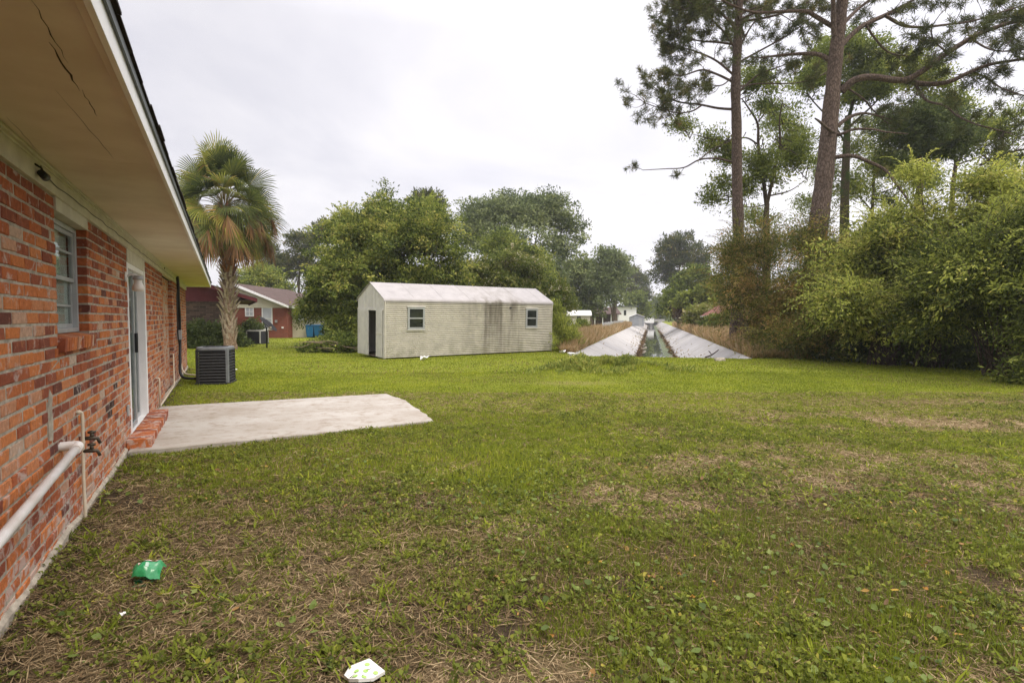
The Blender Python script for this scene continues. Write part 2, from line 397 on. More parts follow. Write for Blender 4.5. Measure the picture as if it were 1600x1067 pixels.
def build_ditch():
    b = MB(); rg = random.Random(4)
    step = 3.05; k = int(DLEN/step)
    for i in range(k+1):
        s0 = i*step+.007; s1 = min((i+1)*step-.007, DLEN)
        if s1 <= s0: break
        for side in (0, 1):
            dz = rg.uniform(-.007, .007); dz2 = rg.uniform(-.007, .007)
            wt, wb = (0.0, DB0) if side == 0 else (DWID, DB1)
            sg = -1 if side == 0 else 1
            pts = [(wt+sg*.12, .012+dz), (wt, .012+dz), (wb, -DDEP+dz2), (wb, -DDEP-.12), (wt, -.14)]
            v0 = [DP(s0, *p) for p in pts]; v1 = [DP(s1, *p) for p in pts]; n = len(pts)
            f = [list(range(n)), list(range(n, 2*n))[::-1]]+[(q, q+n, (q+1) % n+n, (q+1) % n) for q in range(n)]
            if side == 1: f = [x[::-1] for x in f]
            b.add(v0+v1, f, 0)
    # mud under the joints and bed
    b.add([DP(0, -.3, -.2), DP(0, DB0, -DDEP-.16), DP(0, DB1, -DDEP-.16), DP(0, DWID+.3, -.2),
           DP(DLEN, -.3, -.2), DP(DLEN, DB0, -DDEP-.16), DP(DLEN, DB1, -DDEP-.16), DP(DLEN, DWID+.3, -.2)],
          [(0, 1, 5, 4), (1, 2, 6, 5), (2, 3, 7, 6)], 1)
    # silt bars that show through the water
    for i in range(26):
        s0 = 3+i*6.2+rg.uniform(-1, 1); w0 = rg.choice([DB0+.15, DB0+.3, DB1-.2]); L = rg.uniform(1.2, 5); W = rg.uniform(.2, .55)
        n = 14; v = [DP(s0, w0, -DDEP+.05)]
        for q in range(n):
            a = 2*math.pi*q/n; rr = rg.uniform(.75, 1.1); v.append(DP(s0+L*math.cos(a)*rr, np.clip(w0+W*math.sin(a)*rr, DB0-.05, DB1+.05), -DDEP-.10))
        b.add(v, [(0, 1+q, 1+(q+1) % n) for q in range(n)], 1)
    # end walls
    for s, d in ((-.02, 1), (DLEN, -1)):
        pts = [DP(s, -.35, -.01), DP(s, DWID+.35, -.01), DP(s, DWID+.35, -1.6), DP(s, -.35, -1.6)]
        b.add(pts, [(0, 1, 2, 3)], 0)
    o = b.build('drainage_ditch', [M_SLAB, M_MUD]); tag(o, 'straight drainage ditch with sloping pale concrete slab sides', 'ditch', kind='structure')
    def wf(g, bs, ob):
        n = g.noise(ob, .35, 4, .6); n2 = g.noise(ob, 3, 4, .7)
        sp_ = g.n('ShaderNodeSeparateXYZ'); g.link(ob, sp_.inputs[0])
        # weed along the right hand side of the channel (w is local x of this sheet)
        e = g.math('ADD', sp_.outputs[0], g.math('MULTIPLY_ADD', n, .9, -.45))
        f = g.rng(e, .42, .62); f = g.math('MULTIPLY', f, g.rng(n2, .35, .5))
        c = g.mix(f, (.045, .05, .04), (.085, .11, .03)); g.link(c.outputs[2], bs.inputs['Base Color'])
        rr = g.rng(f, 0, 1, .03, .7); g.link(rr.outputs[0], bs.inputs['Roughness'])
        bp = g.n('ShaderNodeBump'); bp.inputs['Strength'].default_value = .05; g.link(n2.outputs[0], bp.inputs['Height']); g.link(bp.outputs[0], bs.inputs['Normal'])
    mw = mat('still_water', (.05, .05, .04), rough=.03, spec=.5, fn=wf)
    hw = (DB1-DB0)/2+.1
    o = np_mesh('water', np.array([(-hw, 3.2, 0), (hw, 3.2, 0), (hw, DLEN-.1, 0), (-hw, DLEN-.1, 0)]), np.array([[0, 1, 2, 3]]), mw)
    o.location = DP(0, (DB0+DB1)/2, -DDEP-.045); o.rotation_euler = (0, 0, -R(14.0))
    tag(o, 'shallow still water with green weed along the ditch bottom', 'water', kind='structure')
    # culvert bridge at the far end
    t = thing('culvert_bridge', 'low concrete culvert bridge with two openings at the ditch end', 'bridge', DP(DLEN-2, DWID/2, 0), -R(14.0))
    m = MB(); hwid = DWID/2
    m.box(-hwid-1, hwid+1, .2, 5, .25, .95); m.box(-.25, .25, .2, 5, -1.3, .25); m.box(-hwid, -2.1, .2, 5, -1.3, .25); m.box(2.1, hwid, .2, 5, -1.3, .25)
    m.build('deck', M_SLAB, t)
    for dx in (-1.18, 1.18):
        m = MB(); prof = []
        for q in range(24):
            a = 2*math.pi*q/24; prof.append((dx+.92*math.cos(a), -.45+.70*math.sin(a)))
        inn = [(dx+(p[0]-dx)*.88, -.45+(p[1]+.45)*.88) for p in prof]
        v = [(p[0], .1, p[1]) for p in prof]+[(p[0], .1, p[1]) for p in inn]+[(p[0], 5, p[1]) for p in prof]+[(p[0], 5, p[1]) for p in inn]
        f = []
        for q in range(24):
            r = (q+1) % 24; f += [(q, r, r+24, q+24), (q+24, r+24, r+72, q+72), (q+48, r+48, r, q)]
        m.add(v, f, 0); m.build('culvert_pipe', M_SLAB, t)
build_ditch()

# ------------------------------------------------------------------ patio
M_PATIO = concrete('patio_concrete', (.41, .38, .34), (.30, .26, .215), (.20, .145, .095), .9, .75)
def build_patio():
    rg = random.Random(2); pts = []
    n = len(PATIO)
    for i in range(n):
        a = np.array(PATIO[i]); c = np.array(PATIO[(i+1) % n]); L = np.linalg.norm(c-a); k = max(2, int(L/.16))
        for q in range(k):
            p = a+(c-a)*q/k; j = .018 if i >= 1 else 0
            pts.append((p[0]+rg.uniform(-j, j), p[1]+rg.uniform(-j, j)))
    w = [HW(*p) for p in pts]
    b = MB(); N = len(w)
    v = [(p[0], p[1], -.2) for p in w]+[(p[0], p[1], .038) for p in w]
    c = np.mean(w, axis=0)
    v += [(p[0]+(c[0]-p[0])*.006, p[1]+(c[1]-p[1])*.006, .05) for p in w]
    b.add(v, [list(range(2*N, 3*N))[::-1]]+[(q, q+N, (q+1) % N+N, (q+1) % N) for q in range(N)]+[(q+N, q+2*N, (q+1) % N+2*N, (q+1) % N+N) for q in range(N)], 0)
    o = b.build('patio', M_PATIO); tag(o, 'pale stained concrete patio slab outside the sliding door', 'patio', kind='structure')
build_patio()
# ------------------------------------------------------------------ the brick house on the left
def brick_mat(name, stops, smear=True, sc=1.0):
    def fn(g, b, ob):
        at = g.n('ShaderNodeAttribute', attribute_name='tint')
        rp = g.ramp(at.outputs['Fac'], stops, 'LINEAR')
        n1 = g.noise(ob, 34*sc, 6, .7); n2 = g.noise(ob, 9*sc, 5, .65, .6); n3 = g.noise(ob, 120*sc, 4, .7)
        nb_ = g.noise(ob, 15*sc, 4, .6); rp = g.mix(g.math('MULTIPLY', g.rng(nb_, .58, .72), .30), rp, (.15, .055, .035)) if smear else rp; rp = g.mix(g.math('MULTIPLY', g.rng(nb_, .42, .32), .35), rp, (.55, .24, .10)) if smear else rp
        c = g.mix(1.0, rp, g.ramp(n1, [(.25, (.62, .58, .56)), (.75, (1.25, 1.2, 1.18))]), 'MULTIPLY')
        if smear:
            sp_ = g.n('ShaderNodeSeparateXYZ'); g.link(ob, sp_.inputs[0])
            low = g.rng(sp_.outputs[2], 1.0, .1, .0, .085)      # lime bloom climbs the bottom courses
            thr = g.math('ADD', n2, low)
            c = g.mix(g.math('MULTIPLY', g.rng(thr, .565, .66), .74), c, (.46, .38, .33))
        g.link(c.outputs[2], b.inputs['Base Color'])
        bp = g.n('ShaderNodeBump'); bp.inputs['Strength'].default_value = .7; bp.inputs['Distance'].default_value = .006
        g.link(g.math('ADD', n1, g.math('MULTIPLY', n3, .5)).outputs[0], bp.inputs['Height']); g.link(bp.outputs[0], b.inputs['Normal'])
    return mat(name, (.3, .1, .05), rough=.88, spec=.2, fn=fn)
BRICK_STOPS = [(0.0, (.055, .032, .026)), (.12, (.13, .046, .033)), (.35, (.24, .070, .038)), (.58, (.38, .112, .042)), (.80, (.51, .175, .052)), (.93, (.46, .25, .15)), (1.0, (.48, .38, .29))]
M_BRICK = brick_mat('old_brick', BRICK_STOPS)
M_MORTAR = mat('grey_mortar', (.46, .405, .32), rough=.95, spec=.1, noise=(14, .4, (.27, .235, .185)), bump=(70, .8, .006))
M_CREAM = mat('cream_paint', (.58, .55, .45), rough=.55, noise=(5, .15, (.46, .43, .34)))
M_SOFFIT = mat('soffit_paint', (.72, .645, .52), rough=.7, noise=(1.6, .15, (.60, .515, .395)), bump=(40, .1, .003))
M_WHITE = mat('white_paint', (.80, .79, .77), rough=.5, noise=(7, .08))
M_CRACK = mat('crack_dark', (.06, .045, .035), rough=.9)
M_SHINGLE = mat('dark_shingle', (.060, .048, .046), rough=.95, noise=(12, .5), bump=(90, .6, .004))
M_DRIP = mat('drip_metal', (.10, .11, .105), rough=.5, metal=.3, noise=(6, .3))
M_ALU = mat('grey_aluminium', (.42, .43, .43), rough=.45, metal=.35, noise=(9, .15))
M_DARKIN = mat('dark_interior', (.03, .03, .032), rough=.8)
M_CURTAIN = mat('curtain_cloth', (.80, .80, .77), rough=.9, noise=(4, .2))
M_BLACK = mat('black_plastic', (.018, .018, .02), rough=.45, noise=(20, .3))
M_PVC = mat('white_pvc', (.80, .77, .74), rough=.4, noise=(6, .12, (.66, .60, .54)))
M_CREAMPIPE = mat('cream_pipe', (.62, .53, .40), rough=.5, noise=(9, .2))
M_BRONZE = mat('dull_brass', (.09, .075, .055), rough=.5, metal=.6, noise=(20, .3))
def glass_mat(name, tint=(.9, .95, .93)):
    m = bpy.data.materials.new(name); m.use_nodes = True; g = NT(m.node_tree)
    t = g.n('ShaderNodeBsdfTransparent'); t.inputs[0].default_value = (*tint, 1)
    gl = g.n('ShaderNodeBsdfGlossy'); gl.inputs['Roughness'].default_value = .02
    fr = g.n('ShaderNodeFresnel'); fr.inputs[0].default_value = 1.5
    f2 = g.math('MULTIPLY_ADD', fr, .45, .03, clamp=True)
    ms = g.n('ShaderNodeMixShader'); g.link(f2.outputs[0], ms.inputs[0]); g.link(t.outputs[0], ms.inputs[1]); g.link(gl.outputs[0], ms.inputs[2])
    o = g.n('ShaderNodeOutputMaterial'); g.link(ms.outputs[0], o.inputs[0]); return m
M_GLASS = glass_mat('window_glass')

ZT = 2.30            # top of brick
CH = ZT/30.0         # course height
HOUSE = thing('brick_house', 'old orange-red brick house with a deep cream eave on the left', 'house', W0, TH)
WIN = (H(87, 400)[0], H(137, 420)[0], 1.385, 2.21)
DOOR = (H(200, 500)[0], H(227, 500)[0], .135, 2.26)
REC = (H(255, 500)[0], H(270, 500)[0], -.3, 2.26)
UA, UB = -7.0, UEND
def sub_iv(iv, a, b):
    out = []
    for x0, x1 in iv:
        if b <= x0 or a >= x1: out.append((x0, x1)); continue
        if a > x0: out.append((x0, a))
        if b < x1: out.append((b, x1))
    return out
def brick_box(b, x0, x1, y0, y1, z0, z1, c, rg, j=.0016, face='x'):
    """a brick whose +x face is chamfered and slightly uneven"""
    q = .0045; J = lambda: rg.uniform(-j, j)
    ro = x1+rg.uniform(-.003, .004)
    v = [(x0, y0, z0), (x0, y1, z0), (x0, y1, z1), (x0, y0, z1)]
    mid = [(ro-.005, y0+J(), z0+J()), (ro-.005, y1+J(), z0+J()), (ro-.005, y1+J(), z1+J()), (ro-.005, y0+J(), z1+J())]
    fr = [(ro+J(), y0+q+J(), z0+q+J()), (ro+J(), y1-q+J(), z0+q+J()), (ro+J(), y1-q+J(), z1-q+J()), (ro+J(), y0+q+J(), z1-q+J())]
    f = [(8, 9, 10, 11)]
    for k in range(4):
        n = (k+1) % 4; f += [(k, n, 4+n, 4+k), (4+k, 4+n, 8+n, 8+k)]
    b.add(v+mid+fr, f, 0, c)
def rand_brick(rg):
    r = rg.random()
    if r < .04: return rg.uniform(.10, .2)
    if r < .27: return rg.uniform(.28, .45)
    if r < .80: return rg.uniform(.5, .86)
    if r < .95: return rg.uniform(.82, .93)
    return rg.uniform(.92, 1.0)
def build_wall():
    rg = random.Random(11); b = MB(); mo = MB()
    # mortar core: full-height pieces between openings, and pieces above / below
    def core(y0, y1, z0, z1):
        if y1-y0 > .01 and z1-z0 > .005: mo.box(-.11, -.0045, y0+.004, y1-.004, z0, z1)
    core(UA, WIN[0], -.3, ZT-.002); core(WIN[0]-.006, WIN[1]+.006, -.3, WIN[2]-.07); core(WIN[1], DOOR[0], -.3, ZT-.002)
    core(DOOR[0]-.006, DOOR[1]+.006, -.3, .02); core(DOOR[1], REC[0], -.3, ZT-.002); core(REC[1], UB, -.3, ZT-.002)
    mo.box(-.16, -.085, REC[0]-.05, REC[1]+.05, -.3, ZT-.003)          # filled-in bay, set back
    for r in range(-2, 30):
        z0, z1 = r*CH+.0074, (r+1)*CH-.0074
        iv = [(UA, UB)]
        for (a, c, za, zb) in (WIN, DOOR, REC):
            if z1 > za-.0 and z0 < zb: iv = sub_iv(iv, a, c)
        if z1 > WIN[2]-.065 and z0 < WIN[2]: iv = sub_iv(iv, WIN[0]-.03, WIN[1]+.03)   # rowlock sill takes this course
        ph = (.116 if r % 2 else 0)+rg.uniform(-.012, .012)
        for (a, c) in iv:
            cuts = [a]; y = math.floor((a-ph)/.232)*.232+ph+.232
            while y < c: cuts.append(y+rg.uniform(-.006, .006)); y += .232
            cuts.append(c)
            if len(cuts) > 2 and cuts[1]-cuts[0] < .065: del cuts[1]
            if len(cuts) > 2 and cuts[-1]-cuts[-2] < .065: del cuts[-2]
            for p, q in zip(cuts[:-1], cuts[1:]):
                y0, y1 = (a+.001 if p == a else p+.0085), (c-.001 if q == c else q-.0085)
                t = rand_brick(rg); cu, cz = (y0+y1)/2, (z0+z1)/2
                if cz > 2.05: t = min(t, .30+.35*rg.random())          # eave shade painted in as darker bricks in the top courses
                if 2.7 < cu < 3.6 and abs(cz-(.52+.36*(cu-2.7))) < .06 and rg.random() < .75: t = rg.uniform(0, .05)   # soot-blackened run
                if 1.55 < cu < 1.75 and .9 < cz < 1.0: t = .02
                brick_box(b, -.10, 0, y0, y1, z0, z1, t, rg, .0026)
    # filled bay: paler bricks set back
    for r in range(-2, 30):
        z0, z1 = r*CH+.0074, (r+1)*CH-.0074; y = REC[0]-(.1 if r % 2 else 0)
        while y < REC[1]:
            y0, y1 = max(y+.005, REC[0]), min(y+.208, REC[1])
            if y1-y0 > .03: brick_box(b, -.12, -.078, y0, y1, z0, z1, rg.choice([.62, .75, .9, .95, .98]), rg)
            y += .213
    # end wall of the house (faces the neighbour) and the hidden far walls
    for r in range(-2, 30):
        z0, z1 = r*CH+.0074, (r+1)*CH-.0074
    mo.box(-6.6, -.11, UB-.11, UB-.002, -.3, ZT-.002); mo.box(-6.7, -6.6, UA, UB, -.3, ZT-.002)
    v = MB(); v.box(-6.6, -.101, UB-.003, UB+.0, -.3, ZT-.004, c=.6)
    w = b.build('wall', [M_BRICK], HOUSE)
    mo.build('mortar', [M_MORTAR], w)
    # rowlock window sill: bricks on edge
    s = MB(); y = WIN[0]-.03
    while y < WIN[1]+.02:
        y1 = min(y+.064, WIN[1]+.03)
        v = [(-.09, WIN[2]-.002), (.042, WIN[2]-.026), (.036, WIN[2]-.118), (-.09, WIN[2]-.118)]
        c = rand_brick(rg); c = max(c, .4)
        dd = rg.uniform(-.004, .004)
        s.prism([(p[0]+(dd if p[0] > 0 else 0), p[1]) for p in v], 1, y, y1-.009, 0, c); y = y1
    s.box(-.09, .030, WIN[0]-.028, WIN[1]+.028, WIN[2]-.112, WIN[2]-.034, 1)
    s.build('window_sill', [M_BRICK, M_MORTAR], HOUSE, bevel=.004)
    # rough concrete footing along the ground
    for fa, fb in ((UA, DOOR[0]-.45), (DOOR[1]+.25, UB)):
     f = MB(); y = fa; prev = .06
     while y < fb:
         L = rg.uniform(.25, .6); nx = rg.uniform(.03, .085); y1 = min(y+L, fb)
         if True:
            v = [(-.02, y, -.3), (.035, y, -.3), (.022, y, prev-.02), (.004, y, prev), (-.02, y, prev),
                 (-.02, y1, -.3), (.035, y1, -.3), (.022, y1, nx-.02), (.004, y1, nx), (-.02, y1, nx)]
            f.add(v, [(1, 6, 7, 2), (2, 7, 8, 3), (3, 8, 9, 4)], 0)
         prev = nx; y = y1
     f.build('footing', [M_MORTAR], HOUSE)
    p = MB(); ct = H(78, 650); y0, z0 = ct
    out = [(-.05, -.15), (.035, -.16), (.05, -.05), (.03, .04), (.06, .12), (-.01, .17), (-.04, .08), (-.06, 0)]
    p.prism([(y0+a, z0+c) for a, c in out], 0, -.006, .0055); p.build('mortar_patch', [M_MORTAR], HOUSE)
build_wall()

def build_openings():
    # single-hung window, set back in its opening
    y0, y1, z0, z1 = WIN; x = -.088
    def frame(b, x0, x1, a, c, d, e, t):
        b.box(x0, x1, a, a+t, d, e); b.box(x0, x1, c-t, c, d, e); b.box(x0, x1, a+t, c-t, d, d+t); b.box(x0, x1, a+t, c-t, e-t, e)
    w = MB(); frame(w, x-.03, x+.02, y0+.002, y1-.002, z0, z1-.004, .035); win = w.build('window', [M_ALU], HOUSE, bevel=.003)
    zm = (z0+z1)/2
    s = MB(); frame(s, x-.012, x+.004, y0+.038, y1-.038, zm-.018, z1-.042, .03); s.box(x-.01, x+.002, y0+.068, y1-.068, (zm+z1)/2-.008, (zm+z1)/2+.008)
    s.build('sash', [M_ALU], win)
    s = MB(); frame(s, x-.03, x-.014, y0+.038, y1-.038, z0+.036, zm+.014, .03); s.box(x-.028, x-.016, y0+.068, y1-.068, (zm+z0)/2-.008, (zm+z0)/2+.008)
    s.build('sash', [M_ALU], win)
    g = MB(); g.box(x-.006, x-.003, y0+.066, y1-.066, zm, z1-.07); g.box(x-.024, x-.021, y0+.066, y1-.066, z0+.064, zm); g.build('pane', [M_GLASS], win)
    c = MB(); n = 60; yy = np.linspace(y0+.03, y1-.03, n); xx = x-.045+.010*np.sin(np.linspace(0, 60, n))
    v = [(xx[i], yy[i], z0) for i in range(n)]+[(xx[i], yy[i], z1) for i in range(n)]
    c.add(v, [(i, i+1, n+i+1, n+i) for i in range(n-1)], 0, smooth=True); c.build('curtain', [M_CURTAIN], win)
    d = MB(); d.box(-.6, -.11, y0-.3, y1+.3, z0-.3, z0-.25); d.box(-.62, -.6, y0-.5, y1+.5, z0-.3, z1+.2); d.build('room_behind_window', [M_DARKIN], HOUSE)
    # head board over the window
    b = MB(); b.box(-.10, .010, y0+.002, y1-.002, z1, ZT-.001); b.build('head_board', [M_CREAM], HOUSE)
    b = MB(); b.box(-.10, .010, DOOR[0]+.002, DOOR[1]-.002, DOOR[3]-.12, ZT-.0015); b.build('head_board', [M_CREAM], HOUSE)
    # sliding glass door
    y0, y1, z0, z1 = DOOR; z1 -= .12; z0 = .10; x = -.05
    w = MB(); w.box(-.10, .012, y1-.10, y1-.002, z0, z1+.0); w.box(-.10, .006, y0+.002, y0+.07, z0, z1); w.box(-.10, .004, y0+.07, y1-.10, z1-.06, z1)
    w.box(-.10, .0, y0+.07, y1-.10, z0, z0+.035)
    door = w.build('sliding_door', [M_WHITE], HOUSE, bevel=.004)
    a, c = y0+.07, y1-.10; mid = (a+c)/2
    for k, (p, q, xo) in enumerate(((a, mid+.04, x+.0), (mid-.04, c, x-.045))):
        s = MB(); frame(s, xo-.018, xo+.018, p+.002, q-.002, z0+.037, z1-.062, .055); pa = s.build('door_panel', [M_ALU], door, bevel=.003)
        g = MB(); g.box(xo-.003, xo+.003, p+.057, q-.057, z0+.092, z1-.117); g.build('pane', [M_GLASS], door)
    hu, hz = H(207, 528)
    hd = MB(); hd.box(x+.018, x+.05, mid-.025, mid+.025, 1.05, 1.30); hd.build('handle', [M_BLACK], door, bevel=.006)
    d = MB(); d.box(-2.2, -2.15, y0-1, y1+1, 0, 2.3); d.box(-2.2, -.11, y0-1, y1+1, .0, .05); d.build('room_behind_door', [M_DARKIN], HOUSE)
    n = 90; yy = np.linspace(y0+.05, y1-.05, n); xx = -.22+.02*np.sin(np.linspace(0, 110, n)); c = MB()
    c.add([(xx[i], yy[i], .1) for i in range(n)]+[(xx[i], yy[i], 2.2) for i in range(n)], [(i, i+1, n+i+1, n+i) for i in range(n-1)], 0, smooth=True); c.build('curtain', [M_CURTAIN], door)
    # brick doorstep: bricks on edge
    rg = random.Random(5); s = MB(); yy = y0-.42; end = y1+.22
    while yy < end:
        s.box(.004, .235+rg.uniform(-.006, .006), yy, yy+.088, .035, .148+rg.uniform(-.004, .004), 0, max(.3, rand_brick(rg)*.8)); yy += .098
    s.box(.005, .222, y0-.41, end-.01, .0, .136, 1)
    s.build('doorstep', [M_BRICK, M_MORTAR], HOUSE, bevel=.006)
build_openings()

SOF_Z, FX = 2.455, .655
REND = UEND+.55
def build_roof():
    rg = random.Random(8)
    b = MB(); b.box(-.05, .022, UA, UEND+.02, ZT, SOF_Z-.035); b.box(-.04, .030, UA, UEND+.02, SOF_Z-.035, SOF_Z-.002); b.box(.030, .045, UA, UEND, SOF_Z-.018, SOF_Z-.003)
    b.build('frieze_board', [M_CREAM], HOUSE, bevel=.003)
    # plywood soffit in sheets with open joints
    j = [UA, -3.2, -1.1, H(60, 235, .3)[0], 3.72, 6.2, 8.6, 11.0, 13.4, REND-.03]
    j[2:5] = [-1.9, .76, 3.58]
    s = MB()
    for a, c in zip(j[:-1], j[1:]): s.box(.02 if a < UEND-2 else .02, FX-.035, a+.0025, c-.0025, SOF_Z, SOF_Z+.012)
    s.box(-6.6, .019, UEND+.02, REND-.03, SOF_Z, SOF_Z+.012)
    s.box(.0, FX-.035, UA, REND-.03, SOF_Z+.013, SOF_Z+.02, 1)
    # peeling plywood cracks: thin dark slits
    def crack(u0, x0, u1, x1, w):
        k = 9; pts = [(x0+(x1-x0)*t+rg.uniform(-.004, .004), u0+(u1-u0)*t) for t in np.linspace(0, 1, k)]
        wd_ = [w*math.sin(math.pi*(.08+.84*t))*rg.uniform(.5, 1.2) for t in np.linspace(0, 1, k)]
        v = [(p[0]-q, p[1], SOF_Z-.0012) for p, q in zip(pts, wd_)]+[(p[0]+q, p[1], SOF_Z-.0012) for p, q in zip(pts, wd_)]
        s.add(v, [(i, i+1, k+i+1, k+i) for i in range(k-1)], 1)
    for (p0, p1, w) in (((50, 0), (106, 99), .0022), ((77, 66), (125, 142), .004), ((127, 140), (152, 182), .0022), ((88, 141), (178, 248), .0018), ((10, 182), (60, 236), .0018)):
        xs = []
        for p in (p0, p1):
            d = ray(*p); t = (SOF_Z-EYE)/d[2]; q = np.array((0, 0, EYE))+d*t-W0; xs.append((q@HU, q@HN))
        crack(xs[0][0], xs[0][1], xs[1][0], xs[1][1], w)
    s.build('soffit', [M_SOFFIT, M_CRACK], HOUSE)
    f = MB(); f.box(FX-.022, FX, UA, REND, SOF_Z-.028, SOF_Z+.078); f.box(FX-.05, FX-.0225, UA, REND-.03, SOF_Z-.016, SOF_Z-.002, 1)
    f.box(-6.6, FX-.0225, REND-.022, REND, SOF_Z-.028, SOF_Z+.078)
    f.build('fascia', [M_WHITE, M_SOFFIT], HOUSE, bevel=.002)
    d = MB(); d.box(FX+.001, FX+.012, UA, REND+.01, SOF_Z+.060, SOF_Z+.100); d.build('drip_edge', [M_DRIP], HOUSE)
    # shingle roof, low slope, ragged edge tabs
    r = MB(); slope = .30
    ridge_x = -3.3; hz = (FX-ridge_x)*slope
    z0 = SOF_Z+.101
    r.add([(FX+.02, UA, z0), (FX+.02, REND+.02, z0), (ridge_x, REND-1.2, z0+hz), (ridge_x, UA, z0+hz), (-7.3, UA, z0), (-7.3, REND+.02, z0)], [(0, 1, 2, 3), (3, 2, 5, 4), (1, 5, 2)], 0)
    y = UA
    while y < REND:
        L = rg.uniform(.28, .34); o = FX+.022+rg.uniform(-.004, .012); t = rg.uniform(.006, .012); lift = rg.uniform(0, .012)
        if rg.random() < .15: lift += .012
        for k in (0, 1):
            r.box(o-.30, o-.012*k, y+.004, y+L, 0, t, 0, M=lambda p, k=k, lift=lift, o=o: (p[0], p[1], z0+.002+k*.012+p[2]+(FX+.02-p[0])*slope+lift*(1 if p[0] > o-.1 else 0)))
        y += L
    r.build('roof', [M_SHINGLE], HOUSE)
build_roof()

# ------------------------------------------------------------------ fittings on the house
def fit(name, label, cat, group=None): return thing(name, label, cat, W0, TH, group)
def build_fittings():
    rg = random.Random(3)
    # outside lamp by the door
    lu = H(197, 434)[0]-.10; lz = 1.93
    t = fit('wall_lamp', 'small white jar wall lamp on the brick beside the sliding door', 'lamp')
    m = MB(); m.lathe([(0, 0), (.055, 0), (.06, .008), (.05, .02), (.0, .022)], 20)
    me = m.build('back_plate', [M_WHITE], t); me.location = (.002, lu, lz+.03); me.rotation_euler = (0, R(90), 0)
    m = MB(); m.tube([(.01, lu, lz+.03), (.06, lu, lz+.055), (.10, lu, lz+.05), (.12, lu, lz+.035)], .012); m.build('arm', [M_WHITE], t)
    m = MB(); m.lathe([(0, .045), (.03, .045), (.052, .03), (.055, .0), (.05, -.004), (0, -.004)], 20); c = m.build('cap', [M_ALU], t); c.location = (.125, lu, lz)
    ms = mat('milk_glass', (.74, .70, .64), rough=.3, spec=.5, noise=(12, .1))
    m = MB(); m.lathe([(.040, -.004), (.036, -.03), (.05, -.06), (.062, -.10), (.058, -.125), (.04, -.132), (0, -.133)], 24); s = m.build('lamp_shade', [ms], t); s.location = (.125, lu, lz)
    # big white drain pipe
    (u1, z1) = H(122, 697, .10); (u0, z0) = H(0, 843, .10)
    t = fit('drain_pipe', 'thick white plastic drain pipe sloping along the brick wall', 'pipe')
    dz = (z0-z1)/(u0-u1); uu = -4.6
    m = MB(); m.tube([(.10, u1-.02, z1-.02*dz), (.10, uu, z1+(uu-u1)*dz)], .0255, 18); m.build('pipe', [M_PVC], t)
    m = MB(); el = smooth_poly([(-.03, u1+.03, z1), (.05, u1+.035, z1), (.095, u1+.02, z1), (.10, u1-.06, z1-.06*dz)], 6); m.tube(el, .031, 18); m.tube([(.10, u1-.058, z1-.058*dz), (.10, u1-.085, z1-.085*dz)], .033, 18); m.build('elbow', [M_PVC], t)
    # thin supply pipe with two taps
    ut, zt = H(127, 640, .03); zt = .80
    t = fit('supply_pipe', 'thin cream water pipe standing upright against the brick wall', 'pipe')
    m = MB(); pts = smooth_poly([(-.02, ut-.02, zt), (.022, ut-.01, zt), (.034, ut, zt-.03), (.034, ut, zt-.2), (.03, ut, .3), (.035, ut, -.06)], 5); m.tube(pts, .011, 10); m.build('pipe', [M_CREAMPIPE], t)
    m = MB(); m.tube([(.0, ut-.01, zt), (.026, ut-.008, zt)], .016, 10); m.build('elbow', [M_CREAMPIPE], t)
    for z, du, lab in ((.595, .02, 'upper dark garden tap at the end of the white drain pipe'), (.505, .0, 'lower dark garden tap on the thin cream pipe')):
        t = fit('garden_tap', lab, 'tap', 'garden taps by the drain pipe')
        m = MB(); m.tube([(.034, ut+du, z), (.075, ut+du, z), (.12, ut+du, z-.006), (.135, ut+du, z-.045)], [.013, .016, .013, .011], 10); m.lathe([(0, .03), (.013, .03), (.013, 0), (0, 0)], 10, .085, ut+du)
        v0 = len(m.v)
        for i in range(v0-40, v0): m.v[i] = (m.v[i][0], m.v[i][1], m.v[i][2]+z+.005)
        m.build('tap_body', [M_BRONZE], t)
        h = MB(); h.tube([(.06, ut+du-.0, z+.043), (.085, ut+du, z+.046), (.11, ut+du, z+.043)], [.009, .012, .009], 8); h.tube([(.085, ut+du-.03, z+.044), (.085, ut+du+.03, z+.044)], .008, 8); h.build('handle', [M_BRONZE], t)
    # camera on the frieze with its cable stapled along
    cu, cz = H(72, 288, .06); cu -= .02; cz = ZT+.045
    t = fit('security_camera', 'tiny black camera hanging from the cream frieze board', 'camera')
    m = MB(); m.tube([(.02, cu-.03, cz+.05), (.05, cu-.02, cz+.03), (.055, cu, cz+.0)], .006, 8); m.build('bracket', [M_BLACK], t)
    m = MB(); m.tube([(.05, cu-.035, cz), (.058, cu+.03, cz-.012)], [.02, .024], 14); m.build('camera_body', [M_BLACK], t)
    t2 = MB(); pts = [(.026+.004*math.sin(i*1.7), cu+i*.22, ZT+.062+.006*math.sin(i*2.3)) for i in range(int((11.5-cu)/.22))]
    pts = [(.05, cu-.03, cz+.04), (.03, cu+.08, ZT+.07)]+pts[1:]
    t2.tube(smooth_poly(pts, 3), .0035, 6); o = t2.build('cable', [M_BLACK], None); o.location = W0; o.rotation_euler = (0, 0, TH)
    tag(o, 'thin dark cable stapled along the cream frieze board', 'cable')
